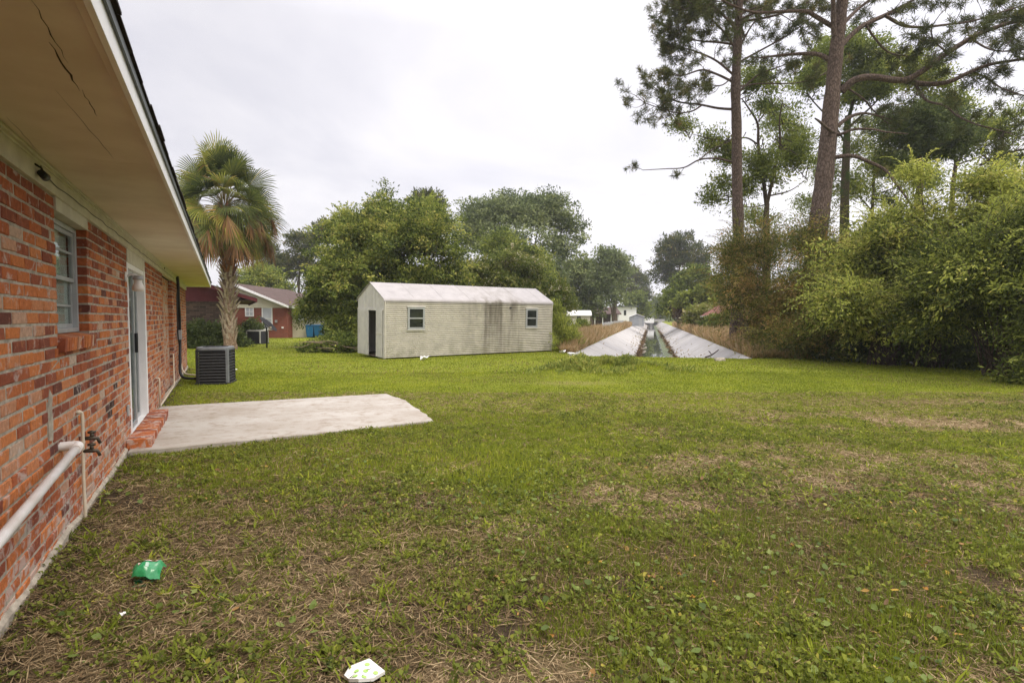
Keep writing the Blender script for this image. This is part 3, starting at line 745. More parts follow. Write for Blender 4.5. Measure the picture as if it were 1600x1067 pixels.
    # mud nests under the soffit
    for k, (px, py) in enumerate(((236, 413), (243, 420), (254, 418))):
        d = ray(px, py); tt = (SOF_Z-.03-EYE)/d[2]; p = np.array((0, 0, EYE))+d*tt
        m = MB(); V = []
        m.lathe([(0, .03), (.03, .028), (.045, .0), (.03, -.035), (.012, -.05), (0, -.05)], 9)
        m.v = [(x*rg.uniform(.75, 1.25), y*rg.uniform(.75, 1.3), z) for x, y, z in m.v]
        o = m.build('wasp_nest', [M_CRACK]); o.location = p
        tag(o, ['dark wasp nest under the soffit, nearest of the three', 'dark wasp nest under the soffit, middle of the three', 'dark wasp nest under the soffit, farthest from the wall'][k], 'nest', 'dark wasp nests under the soffit')
    # refrigerant lines down to the condenser
    u = H(276, 500, .05)[0]; u = 11.6
    t = fit('refrigerant_line', 'black insulated refrigerant line running down the brick to the grey condenser', 'pipe')
    ac = np.array(AC_LOC)-W0; ax, au = ac@HN-.42, ac@HU
    m = MB(); m.tube(smooth_poly([(.05, u, SOF_Z), (.06, u, 2.28), (.06, u+.04, 1.9), (.055, u+.3, 1.5), (.05, u+.36, 1.0), (.05, u+.2, .5), (.07, u+.05, .16), (.25, u-.05, .07), (.7, u-.1, .08), (ax, au, .12)], 6), .032, 10); m.build('thick_line', [M_BLACK], t)
    m = MB(); m.tube(smooth_poly([(.05, u+.05, 2.25), (.04, u-.12, 1.9), (.04, u-.15, 1.2), (.045, u+.02, .9)], 6), .013, 8); m.build('thin_line', [M_BLACK], t)
    m = MB(); m.tube(smooth_poly([(.05, u+.3, .42), (.12, u+.2, .2), (.3, u+.1, .14), (.8, u+.0, .1), (ax, au+.08, .14)], 6), .018, 8, c=.3); m.build('copper_line', [M_CREAMPIPE], t)
    t = fit('disconnect_box', 'small grey electrical box beside the black refrigerant line', 'box')
    m = MB(); m.box(.004, .09, u+.10, u+.26, .98, 1.20); m.build('box_body', [M_ALU], t, bevel=.006)
    m = MB(); m.box(.0905, .098, u+.095, u+.265, 1.0, 1.21); m.build('box_cover', [M_ALU], t, bevel=.004)
    # cream condensate pipe
    ua, _ = H(249, 600, .04); ub = H(271, 590, .04)[0]
    m = MB(); m.tube(smooth_poly([(-.02, ua, .52), (.03, ua, .52), (.04, ua, .48)], 5).tolist()+[(.04, ua, .06)], .012, 8); m.tube([(.04, ua, .06), (.05, ub, .10), (.05, ub, .75), (-.01, ub, .76)], .012, 8)
    o = m.build('condensate_pipe', [M_CREAMPIPE]); o.location = W0; o.rotation_euler = (0, 0, TH); tag(o, 'thin cream pipe bent along the foot of the wall beyond the door', 'pipe')
    # outlet plate low on the wall
    pu, pz = H(201, 640)[0]-.12, .46
    m = MB(); m.box(.002, .02, pu-.04, pu+.04, pz-.06, pz+.06); o = m.build('outlet_cover', [M_ALU], None, bevel=.004); o.location = W0; o.rotation_euler = (0, 0, TH); tag(o, 'small grey outlet cover low on the brick by the doorstep', 'outlet')
AC_LOC = tuple(G(338, 601)+HU*.34)
build_fittings()

# ------------------------------------------------------------------ condensers
M_ACDARK = mat('condenser_grey', (.028, .028, .030), rough=.5, noise=(9, .2))
M_ACTOP = mat('condenser_top', (.17, .18, .19), rough=.5, noise=(9, .2))
def condenser(name, label, loc, rz, w, h, light, ncol=11, group='condenser units on the grass'):
    t = thing(name, label, 'air conditioner', loc, rz, group); r = w/2
    md, mt = (M_ACDARK, M_ACTOP) if not light else (M_ACDARK, mat('condenser_pale', (.42, .41, .38), rough=.5, noise=(9, .15)))
    m = MB(); m.box(-r-.02, r+.02, -r-.02, r+.02, 0, .045); m.build('base_pan', [md], t, bevel=.01)
    m = MB(); m.box(-r+.06, r-.06, -r+.06, r-.06, .045, h-.05); m.build('coil', [M_DARKIN], t)
    # louvre bands on four sides
    m = MB(); n = ncol; dz = (h-.12)/n
    for i in range(n):
        z = .055+i*dz
        for k in range(4):
            def rot(p, k=k):
                for _ in range(k): p = (-p[1], p[0], p[2])
                return p
            v = [(-r+.05, -r+.022, z+dz*.9), (r-.05, -r+.022, z+dz*.9), (r-.05, -r, z+dz*.35), (-r+.05, -r, z+dz*.35), (r-.05, -r+.004, z+dz*.25), (-r+.05, -r+.004, z+dz*.25)]
            m.add([rot(p) for p in v], [(3, 2, 1, 0), (5, 4, 2, 3)], 0)
    m.build('louvre_panel', [md], t)
    for sx, sy in ((-1, -1), (1, -1), (1, 1), (-1, 1)):
        m = MB(); a, c = sx*r, sy*r
        m.prism([(a, c-sy*.06), (a, c-sy*.015), (a-sx*.015, c), (a-sx*.06, c), (a-sx*.06, c-sy*.02), (a-sx*.02, c-sy*.06)], 2, .046, h-.06, 0)
        m.build('corner_post', [mt if (sx, sy) == (1, -1) or light else md], t)
    m = MB()
    # top cover: rounded square rim with a round fan opening
    N = 48; R0 = r*.80
    def sq(a, q):
        c, s = math.cos(a), math.sin(a); e = 6.0
        rr = q/((abs(c)**e+abs(s)**e)**(1/e)); return (rr*c, rr*s)
    ring = [2*math.pi*i/N for i in range(N)]
    rows = [[(*sq(a, r+.012), h-.07) for a in ring], [(*sq(a, r+.012), h-.02) for a in ring], [(*sq(a, r-.01), h) for a in ring], [(R0*math.cos(a), R0*math.sin(a), h-.005) for a in ring], [(R0*.98*math.cos(a), R0*.98*math.sin(a), h-.09) for a in ring]]
    v = [p for rw in rows for p in rw]; f = [(j*N+i, j*N+(i+1) % N, (j+1)*N+(i+1) % N, (j+1)*N+i) for j in range(4) for i in range(N)]
    m.add(v, f, 0); m.build('top_cover', [mt], t)
    m = MB()
    for k in range(7):
        rr = R0*(k+1)/7.2; c = [(rr*math.cos(2*math.pi*i/24), rr*math.sin(2*math.pi*i/24), h+.0) for i in range(25)]; m.tube(c, .003, 4, cap=False)
    for k in range(6):
        a = math.pi*k/6; m.tube([(R0*math.cos(a), R0*math.sin(a), h+.003), (-R0*math.cos(a), -R0*math.sin(a), h+.003)], .004, 4)
    m.build('fan_grille', [M_BLACK], t)
    m = MB()
    for k in range(3):
        a = 2*math.pi*k/3; c_, s_ = math.cos(a), math.sin(a)
        P = [(.05, -.05, h-.16), (R0*.92, -.12, h-.17), (R0*.92, .10, h-.11), (.05, .05, h-.12)]
        m.add([(p[0]*c_-p[1]*s_, p[0]*s_+p[1]*c_, p[2]) for p in P], [(0, 1, 2, 3)], 0)
    m.lathe([(0, h-.09), (.07, h-.1), (.08, h-.2), (0, h-.22)], 14); m.build('fan', [M_BLACK], t)
    return t
condenser('air_conditioner', 'dark grey louvred condenser unit on the grass by the brick house', AC_LOC, R(14.5), .67, .84, False)
p = G(397, 537.5); 
condenser('air_conditioner', 'small pale-edged condenser unit near the satellite dish and neighbour house', (p[0], p[1]+.45, 0), R(-8), .86, .78, True, 9)
# ------------------------------------------------------------------ metal storage shed
def shed_mat(name, col, streaks):
    def fn(g, b, ob):
        n1 = g.noise(ob, 3, 6, .65); n2 = g.noise(ob, 26, 5, .7)
        c = g.mix(g.rng(n1, .4, .7), col, tuple(x*.80 for x in col)); c = g.mix(g.math('MULTIPLY', g.rng(n2, .55, .72), .35), c, (.30, .26, .19))
        sp_ = g.n('ShaderNodeSeparateXYZ'); g.link(ob, sp_.inputs[0]); X, Y, Z = sp_.outputs
        if streaks:
            cb = g.n('ShaderNodeCombineXYZ'); g.link(g.math('MULTIPLY', X, 2.6).outputs[0], cb.inputs[0]); g.link(g.math('MULTIPLY', Z, .22).outputs[0], cb.inputs[2])
            g.link(g.math('MULTIPLY', Y, .3).outputs[0], cb.inputs[1])
            ns = g.noise(cb.outputs[0], 1.0, 5, .7)
            win_ = g.math('MULTIPLY', g.rng(X, 3.1, 4.3), g.rng(X, 6.5, 6.1))
            up = g.rng(Z, .2, 1.8, .55, 1.0); low = g.rng(Z, 2.55, 2.30)
            if streaks == 'roof': up = g.rng(Z, 2.32, 2.16, .12, 1.0); low = g.rng(n1, .38, .6)
            f = g.math('MULTIPLY', g.math('MULTIPLY', g.rng(ns, .40, .62), win_), g.math('MULTIPLY', up, low))
            c = g.mix(g.math('MULTIPLY', f, .85), c, (.085, .07, .05))
            # general dirt on the same stretch
            f2 = g.math('MULTIPLY', g.math('MULTIPLY', win_, g.rng(n1, .3, .6)), .22); c = g.mix(f2, c, (.22, .19, .13))
            gr = g.math('MULTIPLY', g.rng(Z, .7, .15), g.rng(n1, .4, .65)); c = g.mix(g.math('MULTIPLY', gr, .4), c, (.25, .24, .13))
        g.link(c.outputs[2], b.inputs['Base Color'])
    return mat(name, col, rough=.5, spec=.4, metal=.0, fn=fn)
M_SHED = shed_mat('cream_siding', (.56, .525, .445), True)
M_SHEDROOF = shed_mat('shed_roof_paint', (.36, .335, .325), 'roof')
M_SHEDEND = shed_mat('shed_end_paint', (.56, .54, .49), False)
M_DARKGLASS = mat('dim_glass', (.03, .035, .03), rough=.06, spec=.6, noise=(3, .5))
S0 = G(600, 561.6); S1 = G(860.6, 548.8)
SHA = math.atan2(S1[1]-S0[1], S1[0]-S0[0]); SHL = float(np.linalg.norm(S1-S0)); SHD = 2.4
def build_shed():
    t = thing('storage_shed', 'long cream corrugated metal shed with streaked side and open door', 'shed', S0+np.array((0, 0, .03)), SHA)
    t.rotation_euler = (R(2.0), 0, SHA)
    EZ, RZ = 2.05, 2.74; P = .074
    def px2x(px): # photo column -> x along the front
        d = ray(px, 500); a = np.array((math.cos(SHA), math.sin(SHA))); n = np.array((-a[1], a[0])); tt = (S0[:2]@n)/(d[:2]@n); p = d[:2]*tt-S0[:2]; return float(p@a)
    wins = [(px2x(636), px2x(661), 1.05, 1.83), (px2x(820), px2x(837), 1.06, 1.82)]
    b = MB()
    def siding(x0, x1, z0, z1):
        k = max(2, int((z1-z0)/P*6)); zz = np.linspace(z0, z1, k+1)
        yy = [-.022*(1-math.cos(2*math.pi*z/P)) for z in zz]
        v = [(x0, y, z) for y, z in zip(yy, zz)]+[(x1, y, z) for y, z in zip(yy, zz)]; n = k+1
        b.add(v, [(i, i+n, i+n+1, i+1) for i in range(k)], 0, smooth=True)
    xs = 0.03
    for (a, c, d, e) in wins:
        siding(xs, a, .02, EZ); siding(a, c, .02, d); siding(a, c, e, EZ); xs = c
    siding(xs, SHL-.03, .02, EZ)
    b.box(0, .035, -.05, .02, .0, EZ); b.box(SHL-.035, SHL, -.05, .02, .0, EZ)
    b.box(.035, SHL-.035, .03, .034, 0, wins[0][2]-.1, 1)
    wall = b.build('side_wall', [M_SHED, M_DARKIN], t)
    # loose corner trim at the far end
    m = MB(); m.tube([(SHL+.005, -.02, 1.9), (SHL+.0, -.03, .8), (SHL+.03, -.05, .3), (SHL+.09, -.06, .12)], .015, 6); m.build('corner_trim', [M_SHEDEND], t)
    m = MB(); m.box(0, SHL, SHD-.03, SHD, 0, EZ); m.build('back_wall', [M_SHEDEND], t)
    # ends: gable outline
    def gable(x0, x1, hole=None):
        m = MB(); top = [(SHD, EZ), (SHD-.05, EZ+.10), (SHD/2, RZ-.02), (.05, EZ+.10), (0, EZ)]
        if hole is None:
            m.prism([(0, .0), (SHD, .0)]+top, 0, x0, x1)
        else:
            y0, y1, hz = hole
            m.prism([(.0, hz), (SHD, hz)]+top, 0, x0, x1)
            m.prism([(0, 0), (y0-.012, 0), (y0-.012, hz-.004), (0, hz-.004)], 0, x0-.002, x1)
            m.prism([(y1+.012, 0), (SHD, 0), (SHD, hz-.004), (y1+.012, hz-.004)], 0, x0-.002, x1)
        return m
    g = gable(.0, .02, (.56, 1.36, 1.72))
    rg = random.Random(1)
    for y in np.arange(.30, SHD, .30):     # ribs pressed in the end panels
        if not (.6 < y < 1.36): g.box(-.012, -.003, y-.012, y+.012, .02, 1.70)
    for y in np.arange(.45, SHD-.3, .30): g.box(-.010, .0, y-.012, y+.012, 1.78, min(EZ+.08+(y if y < SHD/2 else SHD-y)*.50, RZ-.12))
    g.box(-.03, .0, .02, SHD-.02, 1.70, 1.77)
    g.build('gable_end', [M_SHEDEND], t)
    gable(SHL-.02, SHL).build('gable_end', [M_SHEDEND], t)
    m = MB(); m.box(-.045, -.016, 1.30, 2.22, .03, 1.70)
    for y in (1.33, 1.6, 1.9, 2.19): m.box(-.055, -.0455, y-.012, y+.012, .04, 1.69)
    d = m.build('sliding_door', [M_SHEDEND], t, bevel=.004)
    m = MB(); m.box(-.04, -.016, .10, .63, .03, 1.70); d2 = m.build('door', [M_SHEDEND], t, bevel=.004)
    m = MB(); m.box(-.055, -.041, .12, .60, .85, .89); m.build('latch_bar', [M_SHED], d2)
    m = MB(); m.box(0.03, SHL-.03, .04, SHD-.04, .0, .03); m.build('floor', [mat('shed_floor', (.12, .09, .06), rough=.9, noise=(6, .4))], t)
    # roof: two slopes that roll over at the eaves
    m = MB(); prof = [(-.045, EZ-.015), (-.05, EZ+.03), (-.02, EZ+.085), (.05, EZ+.135), (SHD/2, RZ), (SHD-.05, EZ+.135), (SHD+.02, EZ+.085), (SHD+.05, EZ+.03), (SHD+.045, EZ-.015)]
    lo = [(y, z-.02) for y, z in prof]
    for i in range(len(prof)-1):
        q = [prof[i], prof[i+1], lo[i+1], lo[i]]; v = [(x, *p) for x in (-.04, SHL+.04) for p in q]
        m.add(v, [(0, 1, 5, 4), (3, 7, 6, 2), (0, 3, 2, 1), (4, 5, 6, 7)], 0)
    for x in np.arange(1.22, SHL-.5, 1.22):      # lapped sheets
        for (p, q) in ((prof[3], prof[4]), (prof[5], prof[4])):
            m.add([(x-.015, p[0], p[1]+.004), (x+.015, p[0], p[1]+.004), (x+.015, q[0], q[1]+.004), (x-.015, q[0], q[1]+.004), (x-.015, p[0], p[1]+.007), (x+.015, p[0], p[1]+.007), (x+.015, q[0], q[1]+.007), (x-.015, q[0], q[1]+.007)],
                  [(4, 5, 6, 7), (0, 4, 7, 3), (1, 2, 6, 5)], 0)
    m.build('roof', [M_SHEDROOF], t)
    for (a, c, d, e) in wins:
        m = MB(); y0, y1 = -.065, -.01; w = .055
        m.box(a-.02, a+w, y0, y1, d-.02, e+.02); m.box(c-w, c+.02, y0, y1, d-.02, e+.02); m.box(a+w, c-w, y0, y1, d-.02, d+w); m.box(a+w, c-w, y0, y1, e-w, e+.02)
        zm = (d+e)/2; m.box(a+w, c-w, y0+.006, y1, zm-.025, zm+.025)
        wn = m.build('window', [M_ALU], t, bevel=.004)
        m = MB(); m.box(a+w, c-w, -.040, -.034, d+w, zm-.025); m.box(a+w, c-w, -.048, -.042, zm+.025, e-w); m.build('pane', [M_DARKGLASS], wn)
        m = MB(); m.box(a-.045, c+.045, -.075, -.012, e+.021, e+.06); m.build('lintel_trim', [M_SHEDEND], wn)
        m = MB(); m.box(a-.045, c+.045, -.08, -.012, d-.06, d-.021); m.build('sill', [M_SHEDEND], wn)
    m = MB(); x = px2x(795); m.box(x-.03, x+.05, -.07, -.02, 1.84, 1.90); m.build('wall_cap', [M_BLACK], t)
    m = MB()
    for x in np.arange(.4, SHL, 1.45): m.box(x, x+.3, .05, .45, -.22, -.002)
    m.box(0.02, SHL-.02, .02, .06, -.04, -.001); m.build('floor_beam', [M_CRACK], t)
build_shed()

# ------------------------------------------------------------------ neighbouring houses
M_BROWNBRICK = brick_mat('brown_brick', [(0, (.05, .035, .03)), (.5, (.14, .09, .065)), (1, (.24, .17, .12))], False)
M_REDBRICK = None
def tex_brick(name, c1, c2, mort, w=.21, h=.068):
    def fn(g, b, ob):
        sp_ = g.n('ShaderNodeSeparateXYZ'); g.link(ob, sp_.inputs[0]); cb = g.n('ShaderNodeCombineXYZ')
        g.link(g.math('ADD', sp_.outputs[0], sp_.outputs[1]).outputs[0], cb.inputs[0]); g.link(sp_.outputs[2], cb.inputs[1])
        br = g.n('ShaderNodeTexBrick'); g.link(cb.outputs[0], br.inputs['Vector'])
        br.inputs['Color1'].default_value = (*c1, 1); br.inputs['Color2'].default_value = (*c2, 1); br.inputs['Mortar'].default_value = (*mort, 1)
        br.inputs['Scale'].default_value = 1; br.inputs['Brick Width'].default_value = w; br.inputs['Row Height'].default_value = h; br.inputs['Mortar Size'].default_value = .008
        n = g.noise(ob, 1.6, 5, .7); c = g.mix(g.math('MULTIPLY', g.rng(n, .4, .7), .5), br, tuple(x*.6 for x in c1)); g.link(c.outputs[2], b.inputs['Base Color'])
    return mat(name, c1, rough=.9, spec=.1, fn=fn)
M_REDBRICK = tex_brick('red_brick', (.27, .07, .045), (.20, .055, .038), (.22, .15, .11))
M_BRBRICK = tex_brick('brown_brick_wall', (.16, .105, .08), (.055, .042, .035), (.16, .13, .10), .3, .1)
M_MAROON = mat('maroon_paint', (.15, .030, .036), rough=.6, noise=(4, .2))
M_ROOFGREY = mat('grey_shingle', (.20, .19, .19), rough=.95, noise=(3, .3))
M_ROOFBROWN = mat('brown_shingle', (.105, .070, .060), rough=.95, noise=(3, .35))
M_CREAMSIDING = mat('cream_siding_board', (.62, .58, .42), rough=.6, noise=(2, .12))
M_BLUE = mat('blue_plastic', (.02, .13, .28), rough=.45, noise=(3, .2))
M_BLIND = mat('pale_blind', (.50, .52, .55), rough=.6, noise=(2, .15))
def simple_window(parent, x0, x1, y, z0, z1, mull=1, fr=M_WHITE):
    m = MB(); w = .07
    m.box(x0-w, x0, y-.05, y, z0-w, z1+w); m.box(x1, x1+w, y-.05, y, z0-w, z1+w); m.box(x0, x1, y-.05, y, z0-w, z0); m.box(x0, x1, y-.05, y, z1, z1+w); m.box(x0, x1, y-.045, y, (z0+z1)/2-.025, (z0+z1)/2+.025)
    for k in range(1, mull): xx = x0+(x1-x0)*k/mull; m.box(xx-.02, xx+.02, y-.043, y, z0, z1)
    o = m.build('window', [fr], parent)
    m = MB(); m.box(x0, x1, y-.018, y-.012, z0, (z0+z1)/2-.025); m.box(x0, x1, y-.018, y-.012, (z0+z1)/2+.025, z1); m.build('pane', [M_BLIND], o)
def build_neighbours():
    # maroon-eaved brown brick house behind the hedge: gable end towards us, parallel to our house
    Y = 30.0; A = AT(367, 500, Y)
    t = thing('brown_brick_house', 'dark brown brick house with a maroon gable and eave behind the palm', 'house', (A[0], Y, 0), TH)
    wt = AT(340, 471.5, Y)[2]; W = 9.0; OH = 1.05; ez = wt+.12; pk = ez+(W/2+OH)*.30
    m = MB(); m.box(-W, 0, 0, 10, 0, wt); m.build('wall', [M_BRBRICK], t)
    m = MB(); m.prism([(-W, wt+.001), (0, wt+.001), (0, ez+OH*.30-.03), (-W/2, pk-.03), (-W, ez+OH*.30-.03)], 1, -.06, .02); m.build('gable', [M_MAROON], t)
    m = MB(); m.prism([(-W/2, pk), (OH, ez), (OH, ez+.10), (-W/2, pk+.12), (-W-OH, ez+.10), (-W-OH, ez)], 1, -.5, 10.5, 0); m.build('roof', [M_ROOFGREY], t)
    m = MB(); m.prism([(-W/2, pk-.12), (OH+.02, ez-.13), (OH+.02, ez+.06), (-W/2, pk+.08)], 1, -.56, -.505); m.prism([(-W/2-.002, pk-.12), (-W/2-.002, pk+.08), (-W-OH, ez+.06), (-W-OH, ez-.13)], 1, -.56, -.505)
    m.box(OH+.003, OH+.05, -.5, 10.5, ez-.13, ez+.06); m.build('fascia', [M_MAROON], t)
    m = MB(); m.box(.004, OH, -.5, 10.4, ez-.05, ez-.03); m.build('eave', [mat('eave_brown', (.09, .05, .04), rough=.8)], t)
    # red brick house with cream gable
    Y = 40.5; A = AT(383, 500, Y); B_ = AT(449, 500, Y); W = B_[0]-A[0]
    t = thing('gabled_house', 'red brick house with cream gable and brown roof beyond the satellite dish', 'house', (A[0], Y, 0), 0)
    ez = 2.20
    m = MB(); m.box(-3, W, 0, 9, 0, ez); m.build('wall', [M_REDBRICK], t)
    m = MB(); gx = AT(372, 450, Y)[0]-A[0]; pz = AT(372, 449, Y)[2]; ex = AT(455, 474, Y)[0]-A[0]
    k = 9
    for i in range(k):   # lapped boards in the gable
        z0 = ez+i*(pz-ez)/k; z1 = ez+(i+1)*(pz-ez)/k; f = lambda z: (W+.02)-(z-ez)/(pz-ez)*(W-gx)
        m.add([(2*gx-f(z0), -.06, z0), (f(z0), -.06, z0), (f(z1), -.03, z1), (2*gx-f(z1), -.03, z1)], [(0, 1, 2, 3)], 0)
        m.add([(2*gx-f(z0), -.06, z0), (f(z0), -.06, z0), (f(z0), -.0, z0), (2*gx-f(z0), .0, z0)], [(3, 2, 1, 0)], 0)
    m.build('gable_siding', [M_CREAMSIDING], t)
    m = MB()
    for s in (1, -1):
        P = [(gx, pz+.05), (gx+s*(ex-gx), ez-.02), (gx+s*(ex-gx), ez+.14), (gx, pz+.24)]
        m.prism(P if s > 0 else P[::-1], 1, -.55, -.50)
    m.build('barge_board', [M_WHITE], t)
    m = MB()
    for s in (1, -1):
        P = [(gx, pz+.2), (gx+s*(ex-gx), ez+.10), (gx+s*(ex-gx), ez+.17), (gx, pz+.27)]
        m.prism(P if s > 0 else P[::-1], 1, -.5, 9.5)
    # long brown wing roof
    rx = AT(520, 470, Y)[0]-A[0]
    rz = AT(470, 459, Y+6)[2]
    m.add([(W+.2, .2, ez+.12), (rx+6, .2, ez+.12), (rx+6, 5.5, rz), (gx+.5, 5.5, rz), (gx+.5, 5.5, rz-.1), (rx+6, 10.5, ez+.1), (W, 10.5, ez+.1)], [(0, 1, 2, 3), (3, 2, 5, 6)], 1)
    m.build('roof', [M_ROOFBROWN, M_ROOFBROWN], t)
    m = MB(); m.box(W+.004, rx+6, .9, 9, 0, ez+.1); m.build('wing_wall', [M_CREAMSIDING], t)
    m = MB(); m.box(W+.3, rx+6, .14, .19, ez-.06, ez+.13); m.build('fascia', [M_WHITE], t)
    X = lambda px: AT(px, 500, Y)[0]-A[0]; Z = lambda py: AT(400, py, Y)[2]
    simple_window(t, X(385), X(395.5), -.0, Z(493), Z(481.5), 2); simple_window(t, X(411), X(424.5), -.0, Z(514), Z(481.5), 1)
    simple_window(t, X(460), X(472), .9, Z(499), Z(484), 2)
    m = MB(); m.box(X(430.5), X(433.5), -.12, -.004, Z(504), Z(500)); m.build('meter_box', [M_ALU], t)
    m = MB(); m.box(X(440.5), X(443), -.1, -.004, Z(513), Z(510.5)); m.build('vent_cap', [M_WHITE], t)
    # satellite dish
    p = G(417, 543.5)
    t = thing('satellite_dish', 'dark satellite dish tilted up on a thin post in the grass', 'satellite dish', p, R(-20))
    h = AT(417, 512, p[1])[2]
    m = MB(); m.tube([(0, 0, -.1), (0, 0, h-.05), (.03, -.03, h+.03)], .035, 10); m.build('post', [M_BLACK], t)
    m = MB(); prof = [(0, 0), (.2, .012), (.36, .045), (.50, .095), (.505, .085), (.36, .03), (0, -.015)]; m.lathe(prof, 28); d = m.build('reflector', [mat('dish_dark', (.03, .03, .032), rough=.8, noise=(5, .3))], t)
    d.location = (.05, .0, h+.12); d.rotation_mode = 'QUATERNION'; d.rotation_quaternion = mathutils.Vector((.62, .30, .72)).to_track_quat('Z', 'Y')
    m = MB(); m.tube([(0, 0, h), (.0, -.1, h+.05), (.05, -.06, h+.16)], .025, 8); m.tube([(.05, -.06, h+.16), (.35, -.2, h+.05), (.62, -.32, h+.16)], .014, 6); m.box(.34, .44, -.24, -.14, h-.12, h+.06, 1); m.build('feed_arm', [M_BLACK, M_CREAMPIPE], t)
    # two blue wheeled bins
    for k, px in enumerate((485, 498.5)):
        p = G(px, 526.5); p = np.array((AT(px, 520, 41.0)[0], 41.0, 0))
        t = thing('blue_bin', ['blue plastic wheeled bin by the cream wall, nearer the lawn', 'blue plastic wheeled bin half hidden by the hanging leaves'][k], 'bin', p, R(6-14*k), 'blue bins by the cream wall')
        m = MB(); m.add([(-.22, -.22, .06), (.22, -.22, .06), (.22, .22, .06), (-.22, .22, .06), (-.29, -.30, .88), (.29, -.30, .88), (.29, .30, .88), (-.29, .30, .88)], [(3, 2, 1, 0), (0, 1, 5, 4), (1, 2, 6, 5), (2, 3, 7, 6), (3, 0, 4, 7), (4, 5, 6, 7)], 0); m.build('bin_body', [M_BLUE], t, bevel=.02)
        m = MB(); m.prism([(-.33, .885), (.33, .885), (.33, .93), (.1, .97), (-.33, .93)], 0, -.31, .31); m.build('lid', [M_BLUE], t, bevel=.01)
        for sx in (-.25, .25):
            m = MB(); m.lathe([(0, -.03), (.1, -.03), (.1, .03), (0, .03)], 14); w = m.build('wheel', [M_BLACK], t); w.location = (sx, .27, .1); w.rotation_euler = (0, R(90), 0)
    # far things left of the ditch ------------------------------------------------
    p = AT(887, 505, 56.0)
    t = thing('garden_shed', 'small pale shed with white roof left of the ditch', 'shed', (p[0], 56.0, 0), R(-2))
    m = MB(); m.box(0, 2.25, 0, 2.6, 0, 1.75)
    m.build('wall', [M_SHED], t)
    m = MB(); m.prism([(0, 1.75), (2.6, 1.75), (2.4, 2.0), (1.3, 2.06), (.2, 2.0)], 0, 2.251, 2.27); m.build('gable_end', [M_CREAMSIDING], t)
    m = MB(); m.prism([(-.15, 1.66), (.2, 2.0), (1.3, 2.12), (2.4, 2.0), (2.75, 1.66), (2.75, 1.74), (2.4, 2.1), (1.3, 2.22), (.2, 2.1), (-.15, 1.74)], 0, -.15, 2.4); m.build('roof', [M_WHITE], t)
    m = MB(); m.box(.92, 1.3, -.012, -.002, 1.0, 1.62); m.build('window', [M_DARKGLASS], t)
    Y = 108.0; p = AT(964, 500, Y)
    t = thing('white_house', 'white two-storey house with dark flat roof far down the ditch', 'house', (p[0], Y, 0), R(-6))
    m = MB(); m.box(0, 3.7, 0, 8, 0, 3.5); m.build('wall', [M_WHITE], t)
    m = MB(); m.box(-.4, 4.1, -.4, 8.4, 3.5, 3.75); m.build('roof', [M_DRIP], t)
    m = MB(); m.box(1.3, 1.75, -.03, -.004, 1.9, 2.9); m.build('window', [M_DARKGLASS], t)
    Y = 96.0; p = AT(984, 500, Y)
    t = thing('grey_shed', 'small grey gabled shed beside the white two-storey house', 'shed', (p[0], Y, 0), R(-10))
    m = MB(); m.box(0, 2.4, 0, 3, 0, 1.55); m.prism([(0, 1.552), (2.4, 1.552), (1.2, 2.0)], 1, 0, 3); m.build('wall', [mat('grey_sheet', (.34, .36, .38), rough=.5, noise=(2, .2))], t)
    m = MB(); m.prism([(-.15, 1.55), (1.2, 2.06), (2.55, 1.55), (2.55, 1.62), (1.2, 2.14), (-.15, 1.62)], 1, -.15, 3.1); m.build('roof', [M_WHITE], t)
    m = MB(); m.box(1.5, 2.1, -.03, -.003, 0, 1.4); m.build('door', [M_ALU], t)
    Y = 92.0; p = AT(928, 500, Y)
    t = thing('porch_house', 'low house with brown roof and dark porch behind the forked tree', 'house', (p[0], Y, 0), R(0))
    m = MB(); m.box(0, 4.2, 1.5, 7, 0, 2.0); m.build('wall', [M_BRBRICK], t)
    m = MB(); m.prism([(-.3, 1.95), (4, 3.1), (8, 1.95), (8, 2.1), (4, 3.25), (-.3, 2.1)], 0, -.5, 4.5); m.build('roof', [M_ROOFBROWN], t)
    for x in (.1, 1.4, 2.8, 4.0):
        m = MB(); m.box(x, x+.12, 0, .12, 0, 1.98); m.build('porch_post', [M_WHITE], t)
    Y = 150.0; p = AT(1008, 500, Y)
    t = thing('far_cottage', 'tiny white cottage at the far end of the ditch', 'house', (p[0], Y, 0), 0)
    m = MB(); m.box(0, 2.4, 0, 4, 0, 1.8); m.build('wall', [M_WHITE], t); m = MB(); m.prism([(-.3, 1.8), (1.2, 2.5), (2.7, 1.8)], 1, -.3, 4.3); m.build('roof', [M_ROOFGREY], t)
    # right bank house half buried in vines
    Y = 47.0; p = AT(1096, 500, Y)
    t = thing('vine_house', 'low house with rusty red roof behind vines on the right bank', 'house', (p[0], Y, 0), R(-10))
    m = MB(); m.box(.6, 9, .6, 7, 0, 1.75); m.build('wall', [M_REDBRICK], t)
    m = MB(); m.add([(-.1, 0, 1.62), (9.5, 0, 2.25), (9.5, 4, 3.3), (2.0, 4, 2.55), (9.5, 8, 1.9), (-.1, 8, 1.5)], [(0, 1, 2, 3), (3, 2, 4, 5)], 0); m.build('roof', [mat('rust_roof', (.20, .075, .055), rough=.8, noise=(2, .4))], t)
    m = MB(); m.add([(-.1, -.02, 1.50), (9.5, -.02, 2.10), (9.5, -.02, 2.26), (-.1, -.02, 1.63)], [(0, 1, 2, 3)], 0); m.build('fascia', [M_ALU], t)
